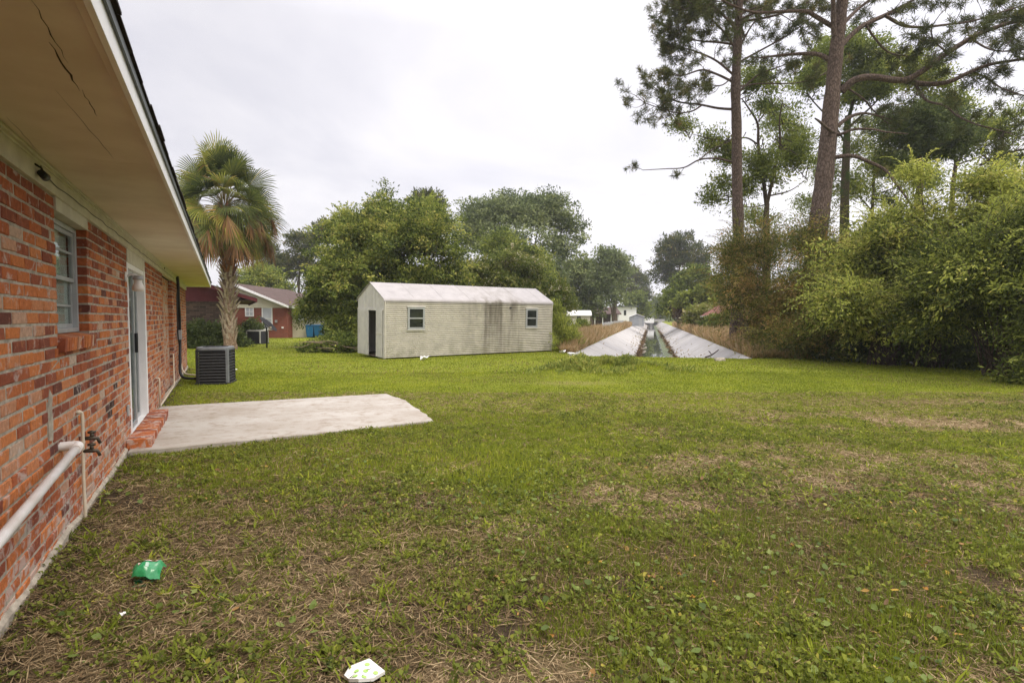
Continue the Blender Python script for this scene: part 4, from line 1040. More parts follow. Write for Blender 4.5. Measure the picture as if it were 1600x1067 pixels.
    # grey mesh fences on the banks
    def mesh_fence(label, a, c, h):
        a = np.array(a); c = np.array(c); L = np.linalg.norm(c-a); ang = math.atan2(c[1]-a[1], c[0]-a[0])
        t = thing('mesh_fence', label, 'fence', a, ang, 'grey mesh fences along the ditch banks')
        mm = bpy.data.materials.get('chain_mesh')
        if mm is None:
            mm = bpy.data.materials.new('chain_mesh'); mm.use_nodes = True; g = NT(mm.node_tree)
            b = g.n('ShaderNodeBsdfPrincipled'); b.inputs['Base Color'].default_value = (.42, .43, .42, 1); b.inputs['Roughness'].default_value = .5
            tr = g.n('ShaderNodeBsdfTransparent'); ms = g.n('ShaderNodeMixShader'); ms.inputs[0].default_value = .72
            g.link(tr.outputs[0], ms.inputs[1]); g.link(b.outputs[0], ms.inputs[2]); o = g.n('ShaderNodeOutputMaterial'); g.link(ms.outputs[0], o.inputs[0])
        m = MB(); m.box(0, L, -.004, .004, .03, h-.03); m.build('mesh_panel', [mm], t)
        m = MB(); m.tube([(0, 0, h), (L, 0, h)], .025, 6); m.build('top_rail', [M_ALU], t)
        k = int(L/4)+1
        for i in range(k+1):
            m = MB(); x = L*i/k; m.tube([(x, 0, -.1), (x, 0, h+.05)], .03, 6); m.build('fence_post', [M_ALU], t)
    mesh_fence('grey mesh fence along the left bank of the ditch', DP(29, -1.2, 0), DP(75, -1.5, 0), 1.0)
    mesh_fence('grey mesh fence along the right bank of the ditch', DP(27, DWID+1.6, 0), DP(62, DWID+1.4, 0), 1.05)
build_neighbours()
# ------------------------------------------------------------------ foliage
def unit(v): return v/(np.linalg.norm(v, axis=-1, keepdims=True)+1e-9)
def leaf_quads(P, D, N, L, W, fold=.0):
    S = unit(np.cross(D, N)); L = L[:, None]; W = W[:, None]
    U = unit(np.cross(S, D))
    V = np.stack([P, P+D*L*.5+S*W*.5+U*W*fold, P+D*L, P+D*L*.5-S*W*.5+U*W*fold], 1).reshape(-1, 3)
    F = np.arange(len(P)*4).reshape(-1, 4)
    return V, F
def rdir(rng, n): return unit(rng.normal(size=(n, 3)))
def crown_points(rng, blobs, n_clump, n_leaf, sig, gap=.35, nscale=.5, flat=.6, droop=.0, shell=2.2, irr=.35):
    """leaf positions, clump ids, blob ids"""
    blobs = np.asarray(blobs, float)
    area = (blobs[:, 3]*blobs[:, 4]*blobs[:, 5])**(2/3); k = np.maximum(3, (n_clump*area/area.sum())).astype(int)
    C = []; B = []
    for i, b in enumerate(blobs):
        d = rdir(rng, k[i]); d[:, 2] = np.where(d[:, 2] < -.55, -d[:, 2], d[:, 2])
        r = rng.random(k[i])**(1/shell); r = r*(1+irr*(vnoise(d[:, 0]*2+i, d[:, 1]*2, d[:, 2]*2, s=1.3, seed=5+i, oct=2)-.5)*2)
        C.append(b[:3]+d*r[:, None]*b[3:6]); B.append(np.full(k[i], i))
    C = np.concatenate(C); B = np.concatenate(B)
    for i, b in enumerate(blobs):      # thin out what is buried inside other lobes
        q = np.linalg.norm((C-b[:3])/b[3:6], axis=1); C, B = C[~((q < .55) & (B != i))], B[~((q < .55) & (B != i))]
    nz = vnoise(C[:, 0], C[:, 1], C[:, 2], s=nscale, seed=int(rng.integers(1000)), oct=2)
    keep = nz > np.quantile(nz, gap*.6); C, B = C[keep], B[keep]
    m = len(C); ids = np.repeat(np.arange(m), n_leaf); k2 = m*n_leaf
    own = blobs[B]; out = unit((C-own[:, :3])/own[:, 3:6]+np.array((0, 0, .15)))
    SD = unit(out+rng.normal(size=(m, 3))*.55+np.array((0, 0, .25-droop)))          # each clump is a spray that grows outward
    ln = sig*2.6*(.55+.9*rng.random(m)); t = rng.random(k2)**.8
    per = np.clip(rng.normal(size=(k2, 3)), -1.7, 1.7)*np.array((1, 1, flat))*(sig*.62*(.35+.9*np.sin(np.pi*(.12+.80*t))))[:, None]
    off = SD[ids]*(ln[ids]*(t-.45))[:, None]+per; off[:, 2] -= (.22+droop*.5)*ln[ids]*t*t
    crown_points.dirs = SD[ids]
    return C[ids]+off, ids, C, B
def make_leaves(rng, P, ids, C, center, L, W, tone=.5, tvar=.22, up=.8, hang=.25, SD=None):
    n = len(P)
    out = unit(P-center) if SD is None else SD; D = unit(rng.normal(size=(n, 3))*.6+out*.9+np.array((0, 0, -hang)))
    N = unit(rng.normal(size=(n, 3))*.8+np.array((0, 0, up)))
    sz_ = .5+1.05*rng.random(n)**1.5; Ls = L*sz_; Ws = W*sz_*(.75+.5*rng.random(n))
    V, F = leaf_quads(P, D, N, Ls, Ws, .12)
    ct = rng.normal(size=len(C))*tvar*.6
    t = tone+ct[ids]+rng.normal(size=n)*tvar*.6+tvar*1.1*(vnoise(P[:, 0], P[:, 1], P[:, 2], s=.55, seed=int(rng.integers(999)), oct=2)-.5)
    return V, F, np.clip(t, 0, 1)
LM = {}
LM['mid'] = leaf_mat('leaf_mid', [(0, (.055, .078, .018)), (.35, (.150, .190, .040)), (.65, (.265, .305, .062)), (.88, (.38, .40, .085)), (1, (.46, .42, .11))], .33)
LM['dark'] = leaf_mat('leaf_dark', [(0, (.042, .060, .022)), (.5, (.115, .148, .046)), (1, (.24, .265, .085))], .25)
LM['oak'] = leaf_mat('leaf_oak', [(0, (.075, .100, .048)), (.5, (.175, .215, .092)), (1, (.32, .35, .15))], .3)
LM['bright'] = leaf_mat('leaf_bright', [(0, (.060, .080, .018)), (.3, (.195, .230, .046)), (.6, (.37, .405, .082)), (.85, (.54, .55, .115)), (1, (.60, .54, .16))], .37)
LM['bamboo'] = leaf_mat('leaf_bamboo', [(0, (.080, .100, .022)), (.3, (.205, .215, .045)), (.55, (.31, .255, .065)), (.8, (.40, .235, .085)), (1, (.48, .31, .12))], .35)
LM['pine'] = leaf_mat('pine_needle', [(0, (0.035, 0.049, 0.016)), (.5, (0.095, 0.111, 0.032)), (.8, (0.189, 0.176, 0.054)), (1, (0.297, 0.189, 0.074))], .2, .6)
LM['flower'] = leaf_mat('leaf_flower', [(0, (.070, .100, .024)), (.45, (.175, .215, .048)), (.80, (.30, .30, .085)), (.94, (.36, .30, .11)), (.955, (.60, .55, .38)), (1, (.66, .60, .42))], .35)
LM['dead'] = leaf_mat('dead_vine', [(0, (0.065, 0.046, 0.033)), (.6, (0.143, 0.098, 0.065)), (1, (0.208, 0.169, 0.078))], .3)
def bark(name, c1, c2, sc=1.0, moss=None):
    def fn(g, b, ob):
        mp = g.n('ShaderNodeMapping'); mp.inputs['Scale'].default_value = (11*sc, 11*sc, 3.4*sc); g.link(ob, mp.inputs[0])
        v = g.n('ShaderNodeTexVoronoi', feature='DISTANCE_TO_EDGE'); v.inputs['Scale'].default_value = 1.6; g.link(mp.outputs[0], v.inputs['Vector'])
        n = g.noise(ob, 14*sc, 6, .7); f = g.math('MULTIPLY_ADD', n, 1.1, g.rng(v, 0, .25, -.28, .08))
        c = g.mix(g.rng(f, .2, .7), c2, c1)
        if moss: nm = g.noise(ob, 1.2, 4, .6); c = g.mix(g.rng(nm, .45, .6), c, moss)
        g.link(c.outputs[2], b.inputs['Base Color'])
        bp = g.n('ShaderNodeBump'); bp.inputs['Strength'].default_value = 1.0; bp.inputs['Distance'].default_value = .03; g.link(f.outputs[0], bp.inputs['Height']); g.link(bp.outputs[0], b.inputs['Normal'])
    return mat(name, c1, rough=.95, spec=.08, fn=fn)
M_BARK = bark('grey_brown_bark', (.15, .115, .085), (.05, .037, .028))
M_PBARK = bark('pine_bark', (.165, .122, .098), (.055, .040, .032), .9)
M_VBARK = bark('vine_bark', (.12, .09, .06), (.04, .035, .02), 1, (.05, .08, .02))

def blobs_px(lst, Y0):
    """(px, py, rx px, ry px, dY) -> ellipsoids"""
    out = []
    for b in lst:
        px, py, rx, ry = b[:4]; Y = Y0+(b[4] if len(b) > 4 else 0); p = AT(px, py, Y); k = Y/F_PX
        out.append((*p, rx*k, max(rx, ry)*k*.85, ry*k))
    return np.array(out)
def shoots(rng, C, B, blobs, n, ln, L, W, tone, per=26):
    """arching outer shoots with leaves on both sides"""
    own = blobs[B]; q = np.linalg.norm((C-blobs[:, :3].mean(0))/(np.ptp(blobs[:, :3], axis=0)+blobs[:, 3:6].max(0)), axis=1)
    pick = rng.choice(len(C), n, p=(q**3)/(q**3).sum()); S = C[pick]; o = unit((S-own[pick, :3])/own[pick, 3:6]); o[:, 2] = np.abs(o[:, 2])*.8+.35
    d = unit(o+rng.normal(size=(n, 3))*.35); l = ln*(.5+rng.random(n)); t = np.linspace(.05, 1, per)
    pos = S[:, None]+d[:, None]*(l[:, None]*t)[..., None]; pos[..., 2] -= .38*l[:, None]*t**2.2; tan = np.gradient(pos, axis=1); tan = unit(tan)
    side = unit(np.cross(tan, np.array((0, 0, 1.0))))*np.where(np.arange(per) % 2 == 0, 1, -1)[None, :, None]
    D = unit(tan*.75+side*.75+rng.normal(size=pos.shape)*.25); P = pos.reshape(-1, 3); D = D.reshape(-1, 3); k = len(P)
    V, F = leaf_quads(P, D, unit(rng.normal(size=(k, 3))*.5+np.array((0, 0, .9))), L*(.7+.6*rng.random(k))*np.tile(1.1-.5*t, n), W*(.7+.6*rng.random(k)), .12)
    tt = np.clip(np.repeat(tone+.12*rng.normal(size=n), per)+.08*rng.normal(size=k), 0, 1)
    return V, F, tt, [pos[i, ::5] for i in range(n)]
def limb_set(rng, tb, base, blobs, C, B, r0, top=None, twigs=3, fork=.35):
    """trunk from base to the crown, a limb to every lobe, twigs to some clumps"""
    base = np.asarray(base, float); cen = blobs[:, :3].mean(0); zt = blobs[:, 2].max()
    top = np.array((base[0]*.4+cen[0]*.6, base[1]*.4+cen[1]*.6, base[2]+(zt-base[2])*.8)) if top is None else np.asarray(top, float)
    mid = (base+top)/2+np.append(rng.normal(size=2)*.03*(top[2]-base[2]), 0)
    tr = smooth_poly([base-np.array((0, 0, .25)), base+(mid-base)*.25, mid, top], 5); n = len(tr)
    tb.add(tr, r0*np.linspace(1.1, .25, n)+np.where(np.arange(n) < 2, r0*.25, 0), 10)
    for i, b in enumerate(blobs):
        f = np.clip(fork+(.85-fork)*rng.random()*np.clip((b[2]-base[2])/(zt-base[2]+.01), .2, 1), 0, .95); k = int(f*(n-1)); s = tr[k]
        e = b[:3]+rng.normal(size=3)*b[3:6]*.15; m = (s+e)/2; m[2] -= .12*np.linalg.norm((e-s)[:2]); rr = r0*(1.1-.8*f)*.5
        lp = smooth_poly([s, m, e], 5); tb.add(lp, np.linspace(rr, rr*.3, len(lp)), 7)
        mine = np.where(B == i)[0]
        for q in (rng.choice(mine, min(twigs, len(mine)), replace=False) if len(mine) else []):
            s2 = lp[rng.integers(len(lp)//2, len(lp))]; e2 = C[q]; m2 = (s2+e2)/2+rng.normal(size=3)*.08*np.linalg.norm(e2-s2)
            l2 = smooth_poly([s2, m2, e2], 4); tb.add(l2, np.linspace(rr*.32, rr*.08, len(l2)), 5)
def leafy(name, label, base, blobs, kind, n_clump, n_leaf, sig, L, W, tone=.5, tvar=.22, r0=.2, barkm=None, group=None, cat='tree', seed=1, gap=.35, nscale=.5, up=.35, hang=.25, twigs=3, shell=2.2, flat=.6, irr=.35, droop=0, fork=.35, stems=0, part='crown', top=None, shoot=0, shoot_len=.9, holes=()):
    rng = np.random.default_rng(seed); base = np.asarray(base, float)
    P, ids, C, B = crown_points(rng, blobs, n_clump, n_leaf, sig, gap, nscale, flat, droop, shell, irr)
    ok = P[:, 2] > .03
    for h in holes: ok &= (((P-np.asarray(h[:3]))/np.asarray(h[3:6]))**2).sum(1) > .7+.5*vnoise(P[:, 0], P[:, 1], P[:, 2], s=1.6, seed=13)
    P, ids, SD = P[ok], ids[ok], crown_points.dirs[ok]
    V, F, t = make_leaves(rng, P, ids, C, blobs[:, :3].mean(0), L, W, tone, tvar, up, hang, SD)
    tb = Tubes()
    if shoot:
        V2, F2, t2, lines = shoots(rng, C, B, blobs, shoot, shoot_len, L*1.1, W*1.1, min(1, tone+.12))
        F = np.concatenate([F, F2+len(V)]); V = np.concatenate([V, V2]); t = np.concatenate([t, t2])
        for l_ in (lines if stems else []): tb.add(l_, np.linspace(.008, .004, len(l_)), 3)
    o = thing(name, label, cat, base, 0, group)
    if stems:
        for q in rng.choice(len(C), min(stems, len(C)), replace=False):
            a = base+np.append(rng.normal(size=2)*.3*np.ptp(blobs[:, 0])*.3, -.1); e = C[q]; m = (a+e)/2; m[2] += .15*(e[2]-a[2]); lp = smooth_poly([a, m, e], 5); tb.add(lp, np.linspace(r0, r0*.3, len(lp)), 5)
        tb.build('stems', barkm or M_BARK, o, base)
    else:
        limb_set(rng, tb, base, blobs, C, B, r0, top, twigs, fork); tb.build('trunk', barkm or M_BARK, o, base)
    np_mesh(part, V-base, F, LM[kind], o, dict(tint=t))
    return o

# ---- palm ------------------------------------------------------------
def build_palm():
    rng = np.random.default_rng(42); base = G(357, 546)+np.array((0, .2, 0)); Y = base[1]
    t = thing('palm_tree', 'tall cabbage palm with a skirt of dead brown fronds behind the condenser', 'palm', base)
    hc = AT(352, 318, Y)[2]; sx = AT(352, 318, Y)[0]-base[0]
    m1 = bark('palm_trunk', (.31, .225, .15), (.13, .08, .05), .8); 
    M_BOOT = mat('palm_boot', (.42, .35, .27), rough=.9, noise=(9, .45, (.24, .17, .11)), bump=(20, .6, .02)); M_FIB = mat('palm_fibre', (.32, .14, .065), rough=.95, noise=(12, .5), bump=(26, 1, .03))
    hz = hc-.2; ax = lambda z: np.array((sx*(z/hz)**1.3-.05*math.sin(z*1.1), .0, z))
    zz = np.linspace(-.2, hz, 40); rad = np.interp(zz, [-.2, .2, 1.0, 3.2, 5.0, hz], [.34, .29, .26, .245, .215, .18])*(1+.05*np.sin(zz*13))
    tb = Tubes().add([ax(max(z, 0))+np.array((0, 0, min(z, 0))) for z in zz], rad, 16); tr = tb.build('trunk', m1, t)
    b = MB(); 
    k = 150; zlo = .35
    for i in range(k):          # old leaf bases criss-crossing the stem
        z = zlo+(hz-zlo)*(i/k)**1.0; a = i*2.399; up = z > 4.3
        r = np.interp(z, [0, 3.2, 5, hz], [.25, .245, .215, .18]); c = ax(z)
        o = np.array((math.cos(a), math.sin(a), 0)); s = np.array((-math.sin(a), math.cos(a), 0)); L = rng.uniform(.28, .5)*(1 if z < 4.4 else .7); tw = rng.uniform(-.5, .5)
        out = rng.uniform(.14, .30)*(.35 if z < 1.4 else 1 if z < 3.7 else .4)
        for sg in ((-1, 1) if (not up and rng.random() < .6) else (0,)):
            w0, w1 = .085, .055
            p0 = c+o*(r-.02)+s*(.02*sg); p1 = c+o*(r+out*.5)+s*(sg*.10+tw*.05)+np.array((0, 0, L*.6)); p2 = c+o*(r+out)+s*(sg*.17+tw*.08)+np.array((0, 0, L))
            v = []
            for p, w, th in ((p0, w0, .03), (p1, w1, .025), (p2, w1*.8, .015)): v += [p-s*w, p+s*w, p+s*w*.7+o*th, p-s*w*.7+o*th]
            b.add(v, [(0, 1, 5, 4), (1, 2, 6, 5), (2, 3, 7, 6), (3, 0, 4, 7), (4, 5, 9, 8), (5, 6, 10, 9), (6, 7, 11, 10), (7, 4, 8, 11), (8, 9, 10, 11)], 1 if z > 3.5 else 0, .5)
    b.build('leaf_bases', [M_BOOT, M_FIB], t)
    lm = leaf_mat('palm_leaf', [(0, (.032, .050, .018)), (.25, (.080, .105, .030)), (.45, (.17, .195, .040)), (.58, (.33, .33, .055)), (.68, (.40, .28, .08)), (.8, (.34, .18, .075)), (1, (.20, .10, .05))], .3, .4, .4)
    c0 = ax(hz)+np.array((0, 0, .15))
    GV, GT, DV, DT, PT = [], [], [], [], Tubes()
    nf = 122
    for i in range(nf):
        f = i/(nf-1); az = i*2.399963+rng.uniform(-.25, .25)
        el = R(85-138*(f/.62)**1.05+rng.uniform(-11, 11)); dead = f > .62
        el = max(el, R(-62))
        pl = rng.uniform(.8, 1.45)*(1 if not dead else .7)+.35*max(0, .25-f)*4; fl = rng.uniform(1.2, 1.6)*(1 if not dead else 1.0)
        h = np.array((math.cos(az), math.sin(az), 0)); d = h*math.cos(el)+np.array((0, 0, math.sin(el)))
        st = c0+h*.12+np.array((0, 0, .25-1.3*f))
        droop = .22 if not dead else .1
        e = st+d*pl-np.array((0, 0, droop*pl*math.cos(el)))
        if dead: e = c0+h*rng.uniform(.7, 2.0)-np.array((0, 0, rng.uniform(.3, 1.5)))
        mid = (st+e)/2+np.array((0, 0, .12*pl))
        lp = smooth_poly([st, mid, e], 5); PT.add(lp, np.linspace(.022, .013, len(lp)), 5)
        d2 = unit(lp[-1]-lp[-2]); s = unit(np.cross(d2, np.array((0, 0, 1.0)))+1e-4); u = np.cross(s, d2); ro = rng.normal()*1.0; s, u = s*math.cos(ro)+u*math.sin(ro), u*math.cos(ro)-s*math.sin(ro)
        nseg = 38; tone = (.12+.30*rng.random()) if not dead else rng.uniform(.72, .98)
        if not dead and rng.random() < .22: tone = .55
        if .40 < f <= .62: tone = rng.uniform(.34, .72)
        spread = R(100) if not dead else R(rng.uniform(25, 60))
        for j in range(nseg):
            g = (j/(nseg-1)-.5)*2*spread; L = fl*(1-.28*abs(j/(nseg-1)-.5)*2)*rng.uniform(.88, 1.06)
            dd = d2*math.cos(g)+s*math.sin(g); bend = (.16+.30*f)*fl*(abs(g)/spread*.4+.6)
            b0 = e; n_ = u+.25*s*math.sin(g); curl = np.array((0, 0, -1.0))
            w = .050 if not dead else .038; sd = unit(np.cross(dd, u))
            p1 = b0+dd*L*.5+u*(.03+.16*(1-math.cos(g))); p2 = b0+dd*L*.82+curl*bend*.22*(1 if not dead else .9); p3 = b0+dd*L+curl*bend*(.55+.4*rng.random())
            if dead:
                hd = unit(np.array((0, 0, -1.0))+h*rng.uniform(.05, .30)+s*(g/spread*.55+rng.normal()*.10)); L *= rng.uniform(.85, 1.3)
                p1 = b0+hd*L*.4+h*.06; p2 = b0+hd*L*.75+h*.04; p3 = b0+hd*L
            q = [b0, b0+u*.004, p1-sd*w*.5, p1+sd*w*.5, p2-sd*w*.4, p2+sd*w*.4, p3, p3+u*.003]
            (DV if dead else GV).append(q); (DT if dead else GT).extend([np.clip(tone+rng.normal()*.05+(.22*(rng.random() < .06)), 0, 1)]*3)
    def blades(name, VV, TT):
        V = np.array(VV).reshape(-1, 3); n = len(VV); o = np.arange(n)[:, None]*8
        F = np.stack([o+np.array((0, 1, 3, 2)), o+np.array((2, 3, 5, 4)), o+np.array((4, 5, 7, 6))], 1).reshape(-1, 4)
        np_mesh(name, V, F, lm, t, dict(tint=TT))
    blades('crown', GV, GT); blades('dead_fronds', DV, DT); PT.build('frond_stalks', mat('frond_stalk', (.16, .16, .05), rough=.6, noise=(6, .4, (.14, .08, .04))), t)
build_palm()

# ---- broadleaf trees and shrubs behind the shed --------------------------
def b0(px, py_base, Y): p = AT(px, 500, Y); return np.array((p[0], Y, 0))
TG = 'trees behind the shed'
leafy('broadleaf_tree', 'big dense green tree rising right behind the shed', b0(640, 0, 27.5), blobs_px([(560, 400, 62, 62, 0), (610, 370, 60, 55, 1.5), (660, 390, 70, 60, -1), (690, 440, 45, 45, -1), (590, 450, 60, 55, -1.5), (530, 440, 40, 50, -1.5), (640, 440, 60, 50, -1.5), (700, 400, 30, 45, 1)], 28),
      'mid', 1500, 105, .40, .135, .066, .37, .46, .22, group=TG, seed=3, gap=.30, holes=blobs_px([(640, 405, 34, 30, -1.9), (600, 425, 30, 22, -2.4), (685, 400, 22, 26, -2), (560, 440, 16, 20, -2.6)], 28), shoot=130, shoot_len=1.0, hang=.35, twigs=3, flat=.38, irr=.85, nscale=.28)
leafy('broadleaf_tree', 'leaning green tree with pale feathery top shoots left of the shed roof', b0(545, 0, 29), blobs_px([(585, 345, 20, 24, 0), (600, 330, 12, 14, 0), (545, 360, 26, 30, 0), (655, 340, 28, 26, 1.5), (680, 360, 32, 30, 2), (615, 352, 32, 24, 1)], 29.5),
      'mid', 420, 70, .30, .135, .06, .60, .30, .14, group=TG, seed=4, shoot=90, shoot_len=1.1, flat=.5, gap=.45, hang=.3, irr=.6)
leafy('drooping_tree', 'dark drooping branches hanging beside the blue bins', b0(515, 0, 26.5), blobs_px([(500, 482, 32, 22, 0), (525, 470, 30, 30, .5), (545, 500, 28, 32, -.5), (515, 440, 26, 28, 0), (535, 525, 28, 22, -1), (500, 455, 18, 18, 0)], 27),
      'mid', 620, 90, .30, .125, .06, .36, .34, .14, group=TG, seed=5, shoot=50, shoot_len=.8, gap=.25, hang=.6, droop=.4)
leafy('flowering_shrub', 'tall elder shrub with creamy flower heads at the shed far end', b0(800, 0, 31), blobs_px([(760, 438, 45, 32, 0), (800, 425, 42, 30, .5), (840, 440, 40, 32, 0), (870, 470, 22, 32, -.5), (735, 430, 22, 20, 0), (820, 470, 50, 30, 0), (860, 500, 20, 26, -1)], 31),
      'flower', 900, 90, .30, .125, .06, .46, .36, .10, group=TG, seed=6, shoot=160, shoot_len=1.1, irr=.7, gap=.2, hang=.1, stems=50, part='foliage', cat='shrub')
leafy('willow_bush', 'feathery light green bush between the shed and the ditch', b0(880, 0, 24.8), blobs_px([(878, 515, 11, 30, 0), (884, 535, 13, 22, -.3), (870, 490, 9, 22, .8), (893, 525, 8, 18, 0)], 25),
      'bright', 190, 46, .20, .15, .03, .42, .24, .02, group=TG, seed=7, gap=.1, hang=-.5, stems=26, part='foliage', cat='bush', up=.3)
leafy('live_oak', 'huge grey-green oak standing tall behind the flowering shrub', b0(815, 0, 60), blobs_px([(760, 340, 35, 24, 0), (800, 335, 45, 30, 3), (850, 335, 45, 28, 0), (882, 365, 24, 32, -1), (740, 372, 28, 30, -1), (830, 385, 45, 40, -2), (790, 395, 40, 40, -3), (870, 410, 26, 32, -2), (850, 440, 40, 30, -4)], 60),
      'oak', 1250, 80, .72, .25, .14, .5, .4, .5, group=TG, seed=8, gap=.5, nscale=.2, flat=.5, irr=.5, twigs=4, hang=.3)
leafy('leafy_tree', 'rounded mid-green tree below the huge oak', b0(785, 0, 46), blobs_px([(775, 388, 28, 26, 0), (800, 400, 25, 24, 0), (785, 425, 36, 30, -1), (830, 415, 30, 25, 0)], 46),
      'mid', 420, 80, .5, .19, .10, .42, .34, .25, group=TG, seed=9, gap=.25)
leafy('round_tree', 'rounded yellow-green tree above the neighbour roof', b0(410, 0, 62), blobs_px([(410, 440, 32, 22, 0), (392, 452, 20, 18, -1), (432, 455, 20, 16, 1), (410, 470, 30, 20, 0)], 62),
      'mid', 420, 70, .55, .23, .13, .60, .3, .25, group=TG, seed=10, gap=.15)
# ---- pines seen far off ----------------------------------------------------
PG = 'distant pines'
def pine_far(label, px, Y, blobs, r0, seed, n=420, lean=0, tone=.45, L=.42):
    bl = blobs_px(blobs, Y)
    return leafy('pine_tree', label, b0(px, 0, Y), bl, 'pine', n, 40, .0062*Y, L, L*.30, tone, .22, r0, M_PBARK, PG, seed=seed, gap=.3, nscale=.35, flat=.45, up=1.2, hang=.0, twigs=4, fork=.55, irr=.3)
pine_far('tall slim pine nearest the palm, clear of the roof', 424, 82, [(420, 395, 16, 16), (432, 410, 14, 12), (412, 420, 12, 10, 1), (440, 425, 14, 10)], .30, 21, 260)
pine_far('broad pine with layered crown left of the green tree', 468, 80, [(470, 375, 22, 16), (455, 392, 20, 14), (485, 395, 20, 14), (465, 415, 24, 14), (490, 425, 18, 14), (450, 432, 16, 12)], .34, 22, 420)
pine_far('pine peeping over the big green tree, left side', 512, 70, [(512, 358, 20, 12), (525, 370, 22, 16), (500, 372, 14, 10)], .3, 23, 240)
pine_far('pine tip peeping above the big green tree at its highest', 668, 72, [(668, 312, 22, 12), (655, 320, 14, 10), (680, 322, 12, 10), (690, 345, 12, 12), (672, 345, 20, 16), (700, 370, 16, 20)], .34, 24, 330)
pine_far('large rounded pine standing over the right ditch bank', 1062, 112, [(1060, 385, 30, 18), (1040, 400, 24, 18), (1085, 395, 24, 16), (1068, 410, 34, 16), (1035, 425, 18, 16), (1092, 412, 16, 14), (1050, 440, 24, 18)], .55, 25, 620, L=.6, tone=.40)
pine_far('thin far pine with open crown at the ditch end', 985, 150, [(985, 428, 14, 10), (975, 445, 14, 12), (997, 440, 12, 10), (985, 460, 16, 12)], .4, 26, 260, L=.7)
pine_far('little far pine stub right of the ditch end gap', 1006, 165, [(1007, 450, 5, 8), (1006, 440, 3, 6), (1009, 465, 6, 8)], .3, 27, 90, L=.7)
# ---- trees along the ditch ---------------------------------------------------
DG = 'trees along the ditch'
leafy('leafy_tree', 'broad dark green tree behind the small pale shed', b0(905, 0, 84), blobs_px([(905, 430, 28, 30, 0), (890, 455, 24, 30, -1), (922, 450, 22, 34, 0), (900, 480, 32, 22, -2), (925, 480, 16, 20, 0)], 84),
      'dark', 520, 40, .7, .42, .24, .62, .28, .35, group=DG, seed=31, gap=.2, nscale=.2)
leafy('forked_tree', 'light-topped tree with a pale forked trunk on the left bank', b0(961, 0, 78), blobs_px([(950, 410, 22, 20, 0), (968, 415, 16, 18, 1), (945, 440, 24, 24, 0), (965, 445, 20, 22, 0), (955, 465, 24, 16, -1)], 78),
      'oak', 420, 36, .62, .36, .19, .55, .26, .34, bark('pale_bark', (.26, .21, .15), (.13, .10, .07)), DG, seed=32, gap=.35, nscale=.2, fork=.15)
leafy('leafy_tree', 'small round tree beyond the white two-storey house', b0(993, 0, 125), blobs_px([(993, 472, 16, 14, 0), (985, 485, 12, 12, 0), (1004, 488, 10, 10, 0)], 125),
      'mid', 160, 40, .9, .55, .3, .40, .24, .3, group=DG, seed=33, gap=.15)
leafy('leafy_tree', 'dark tree closing the far end of the ditch', b0(1018, 0, 190), blobs_px([(1016, 487, 14, 10, 0), (1034, 480, 10, 14, -8), (1008, 491, 10, 6, 0), (1026, 493, 14, 7, -5)], 190),
      'dark', 220, 40, 1.4, .9, .5, .7, .25, .4, group=DG, seed=34, gap=.1, nscale=.1)
leafy('vine_tree', 'dark vine-smothered tree leaning over the right ditch bank', b0(1066, 0, 74), blobs_px([(1092, 432, 24, 18, 0), (1075, 445, 24, 24, 0), (1110, 450, 22, 22, 0), (1055, 470, 20, 26, -1), (1045, 485, 14, 16, -2), (1120, 470, 20, 20, 0), (1092, 470, 30, 24, 2)], 74),
      'mid', 560, 44, .55, .34, .19, .32, .26, .3, M_VBARK, DG, seed=35, gap=.15, nscale=.25, droop=.5)
leafy('dead_vine_tree', 'brown dead vine curtain topped with green on the right bank', b0(1083, 0, 66), blobs_px([(1068, 482, 10, 20, 0), (1085, 486, 12, 20, -.5), (1098, 482, 8, 20, 0)], 66),
      'dead', 260, 44, .34, .34, .12, .45, .3, .2, M_VBARK, DG, seed=36, gap=.05, droop=.3, hang=1.6, up=0)
leafy('vine_mound', 'bright vine-covered mound with a pointed top above the dead curtain', b0(1098, 0, 64), blobs_px([(1100, 455, 10, 14, 0), (1076, 463, 16, 7, .5), (1064, 470, 8, 8, 0), (1106, 475, 8, 18, .5)], 64),
      'bright', 200, 44, .30, .30, .18, .30, .2, .15, M_VBARK, DG, seed=37, gap=.05, droop=.6, cat='vine')
leafy('pale_shrub', 'pale leafy shrub in front of the low rusty-roofed house', b0(1092, 0, 50), blobs_px([(1088, 490, 14, 10, 0), (1102, 486, 12, 8, 0), (1080, 500, 10, 8, 0)], 50),
      'flower', 120, 44, .3, .22, .12, .66, .2, .06, group=DG, seed=38, gap=.1, stems=16, part='foliage', cat='shrub')
leafy('dark_shrub', 'dark green vines heaped before the rusty-roofed house', b0(1128, 0, 42), blobs_px([(1125, 502, 24, 9, 0), (1140, 498, 16, 10, 0), (1110, 506, 14, 6, 0), (1150, 505, 16, 12, 0)], 42),
      'mid', 240, 44, .24, .17, .10, .34, .24, .05, group=DG, seed=39, gap=.1, stems=20, part='foliage', cat='shrub')
leafy('weed_clump', 'tall green weeds in front of the small pale shed', b0(913, 0, 46), blobs_px([(910, 510, 6, 9, 0), (903, 518, 5, 5, 0), (924, 520, 5, 5, 0)], 46),
      'mid', 90, 44, .2, .2, .07, .45, .2, .02, group=DG, seed=40, gap=.1, stems=14, part='foliage', cat='weeds', hang=-.6)
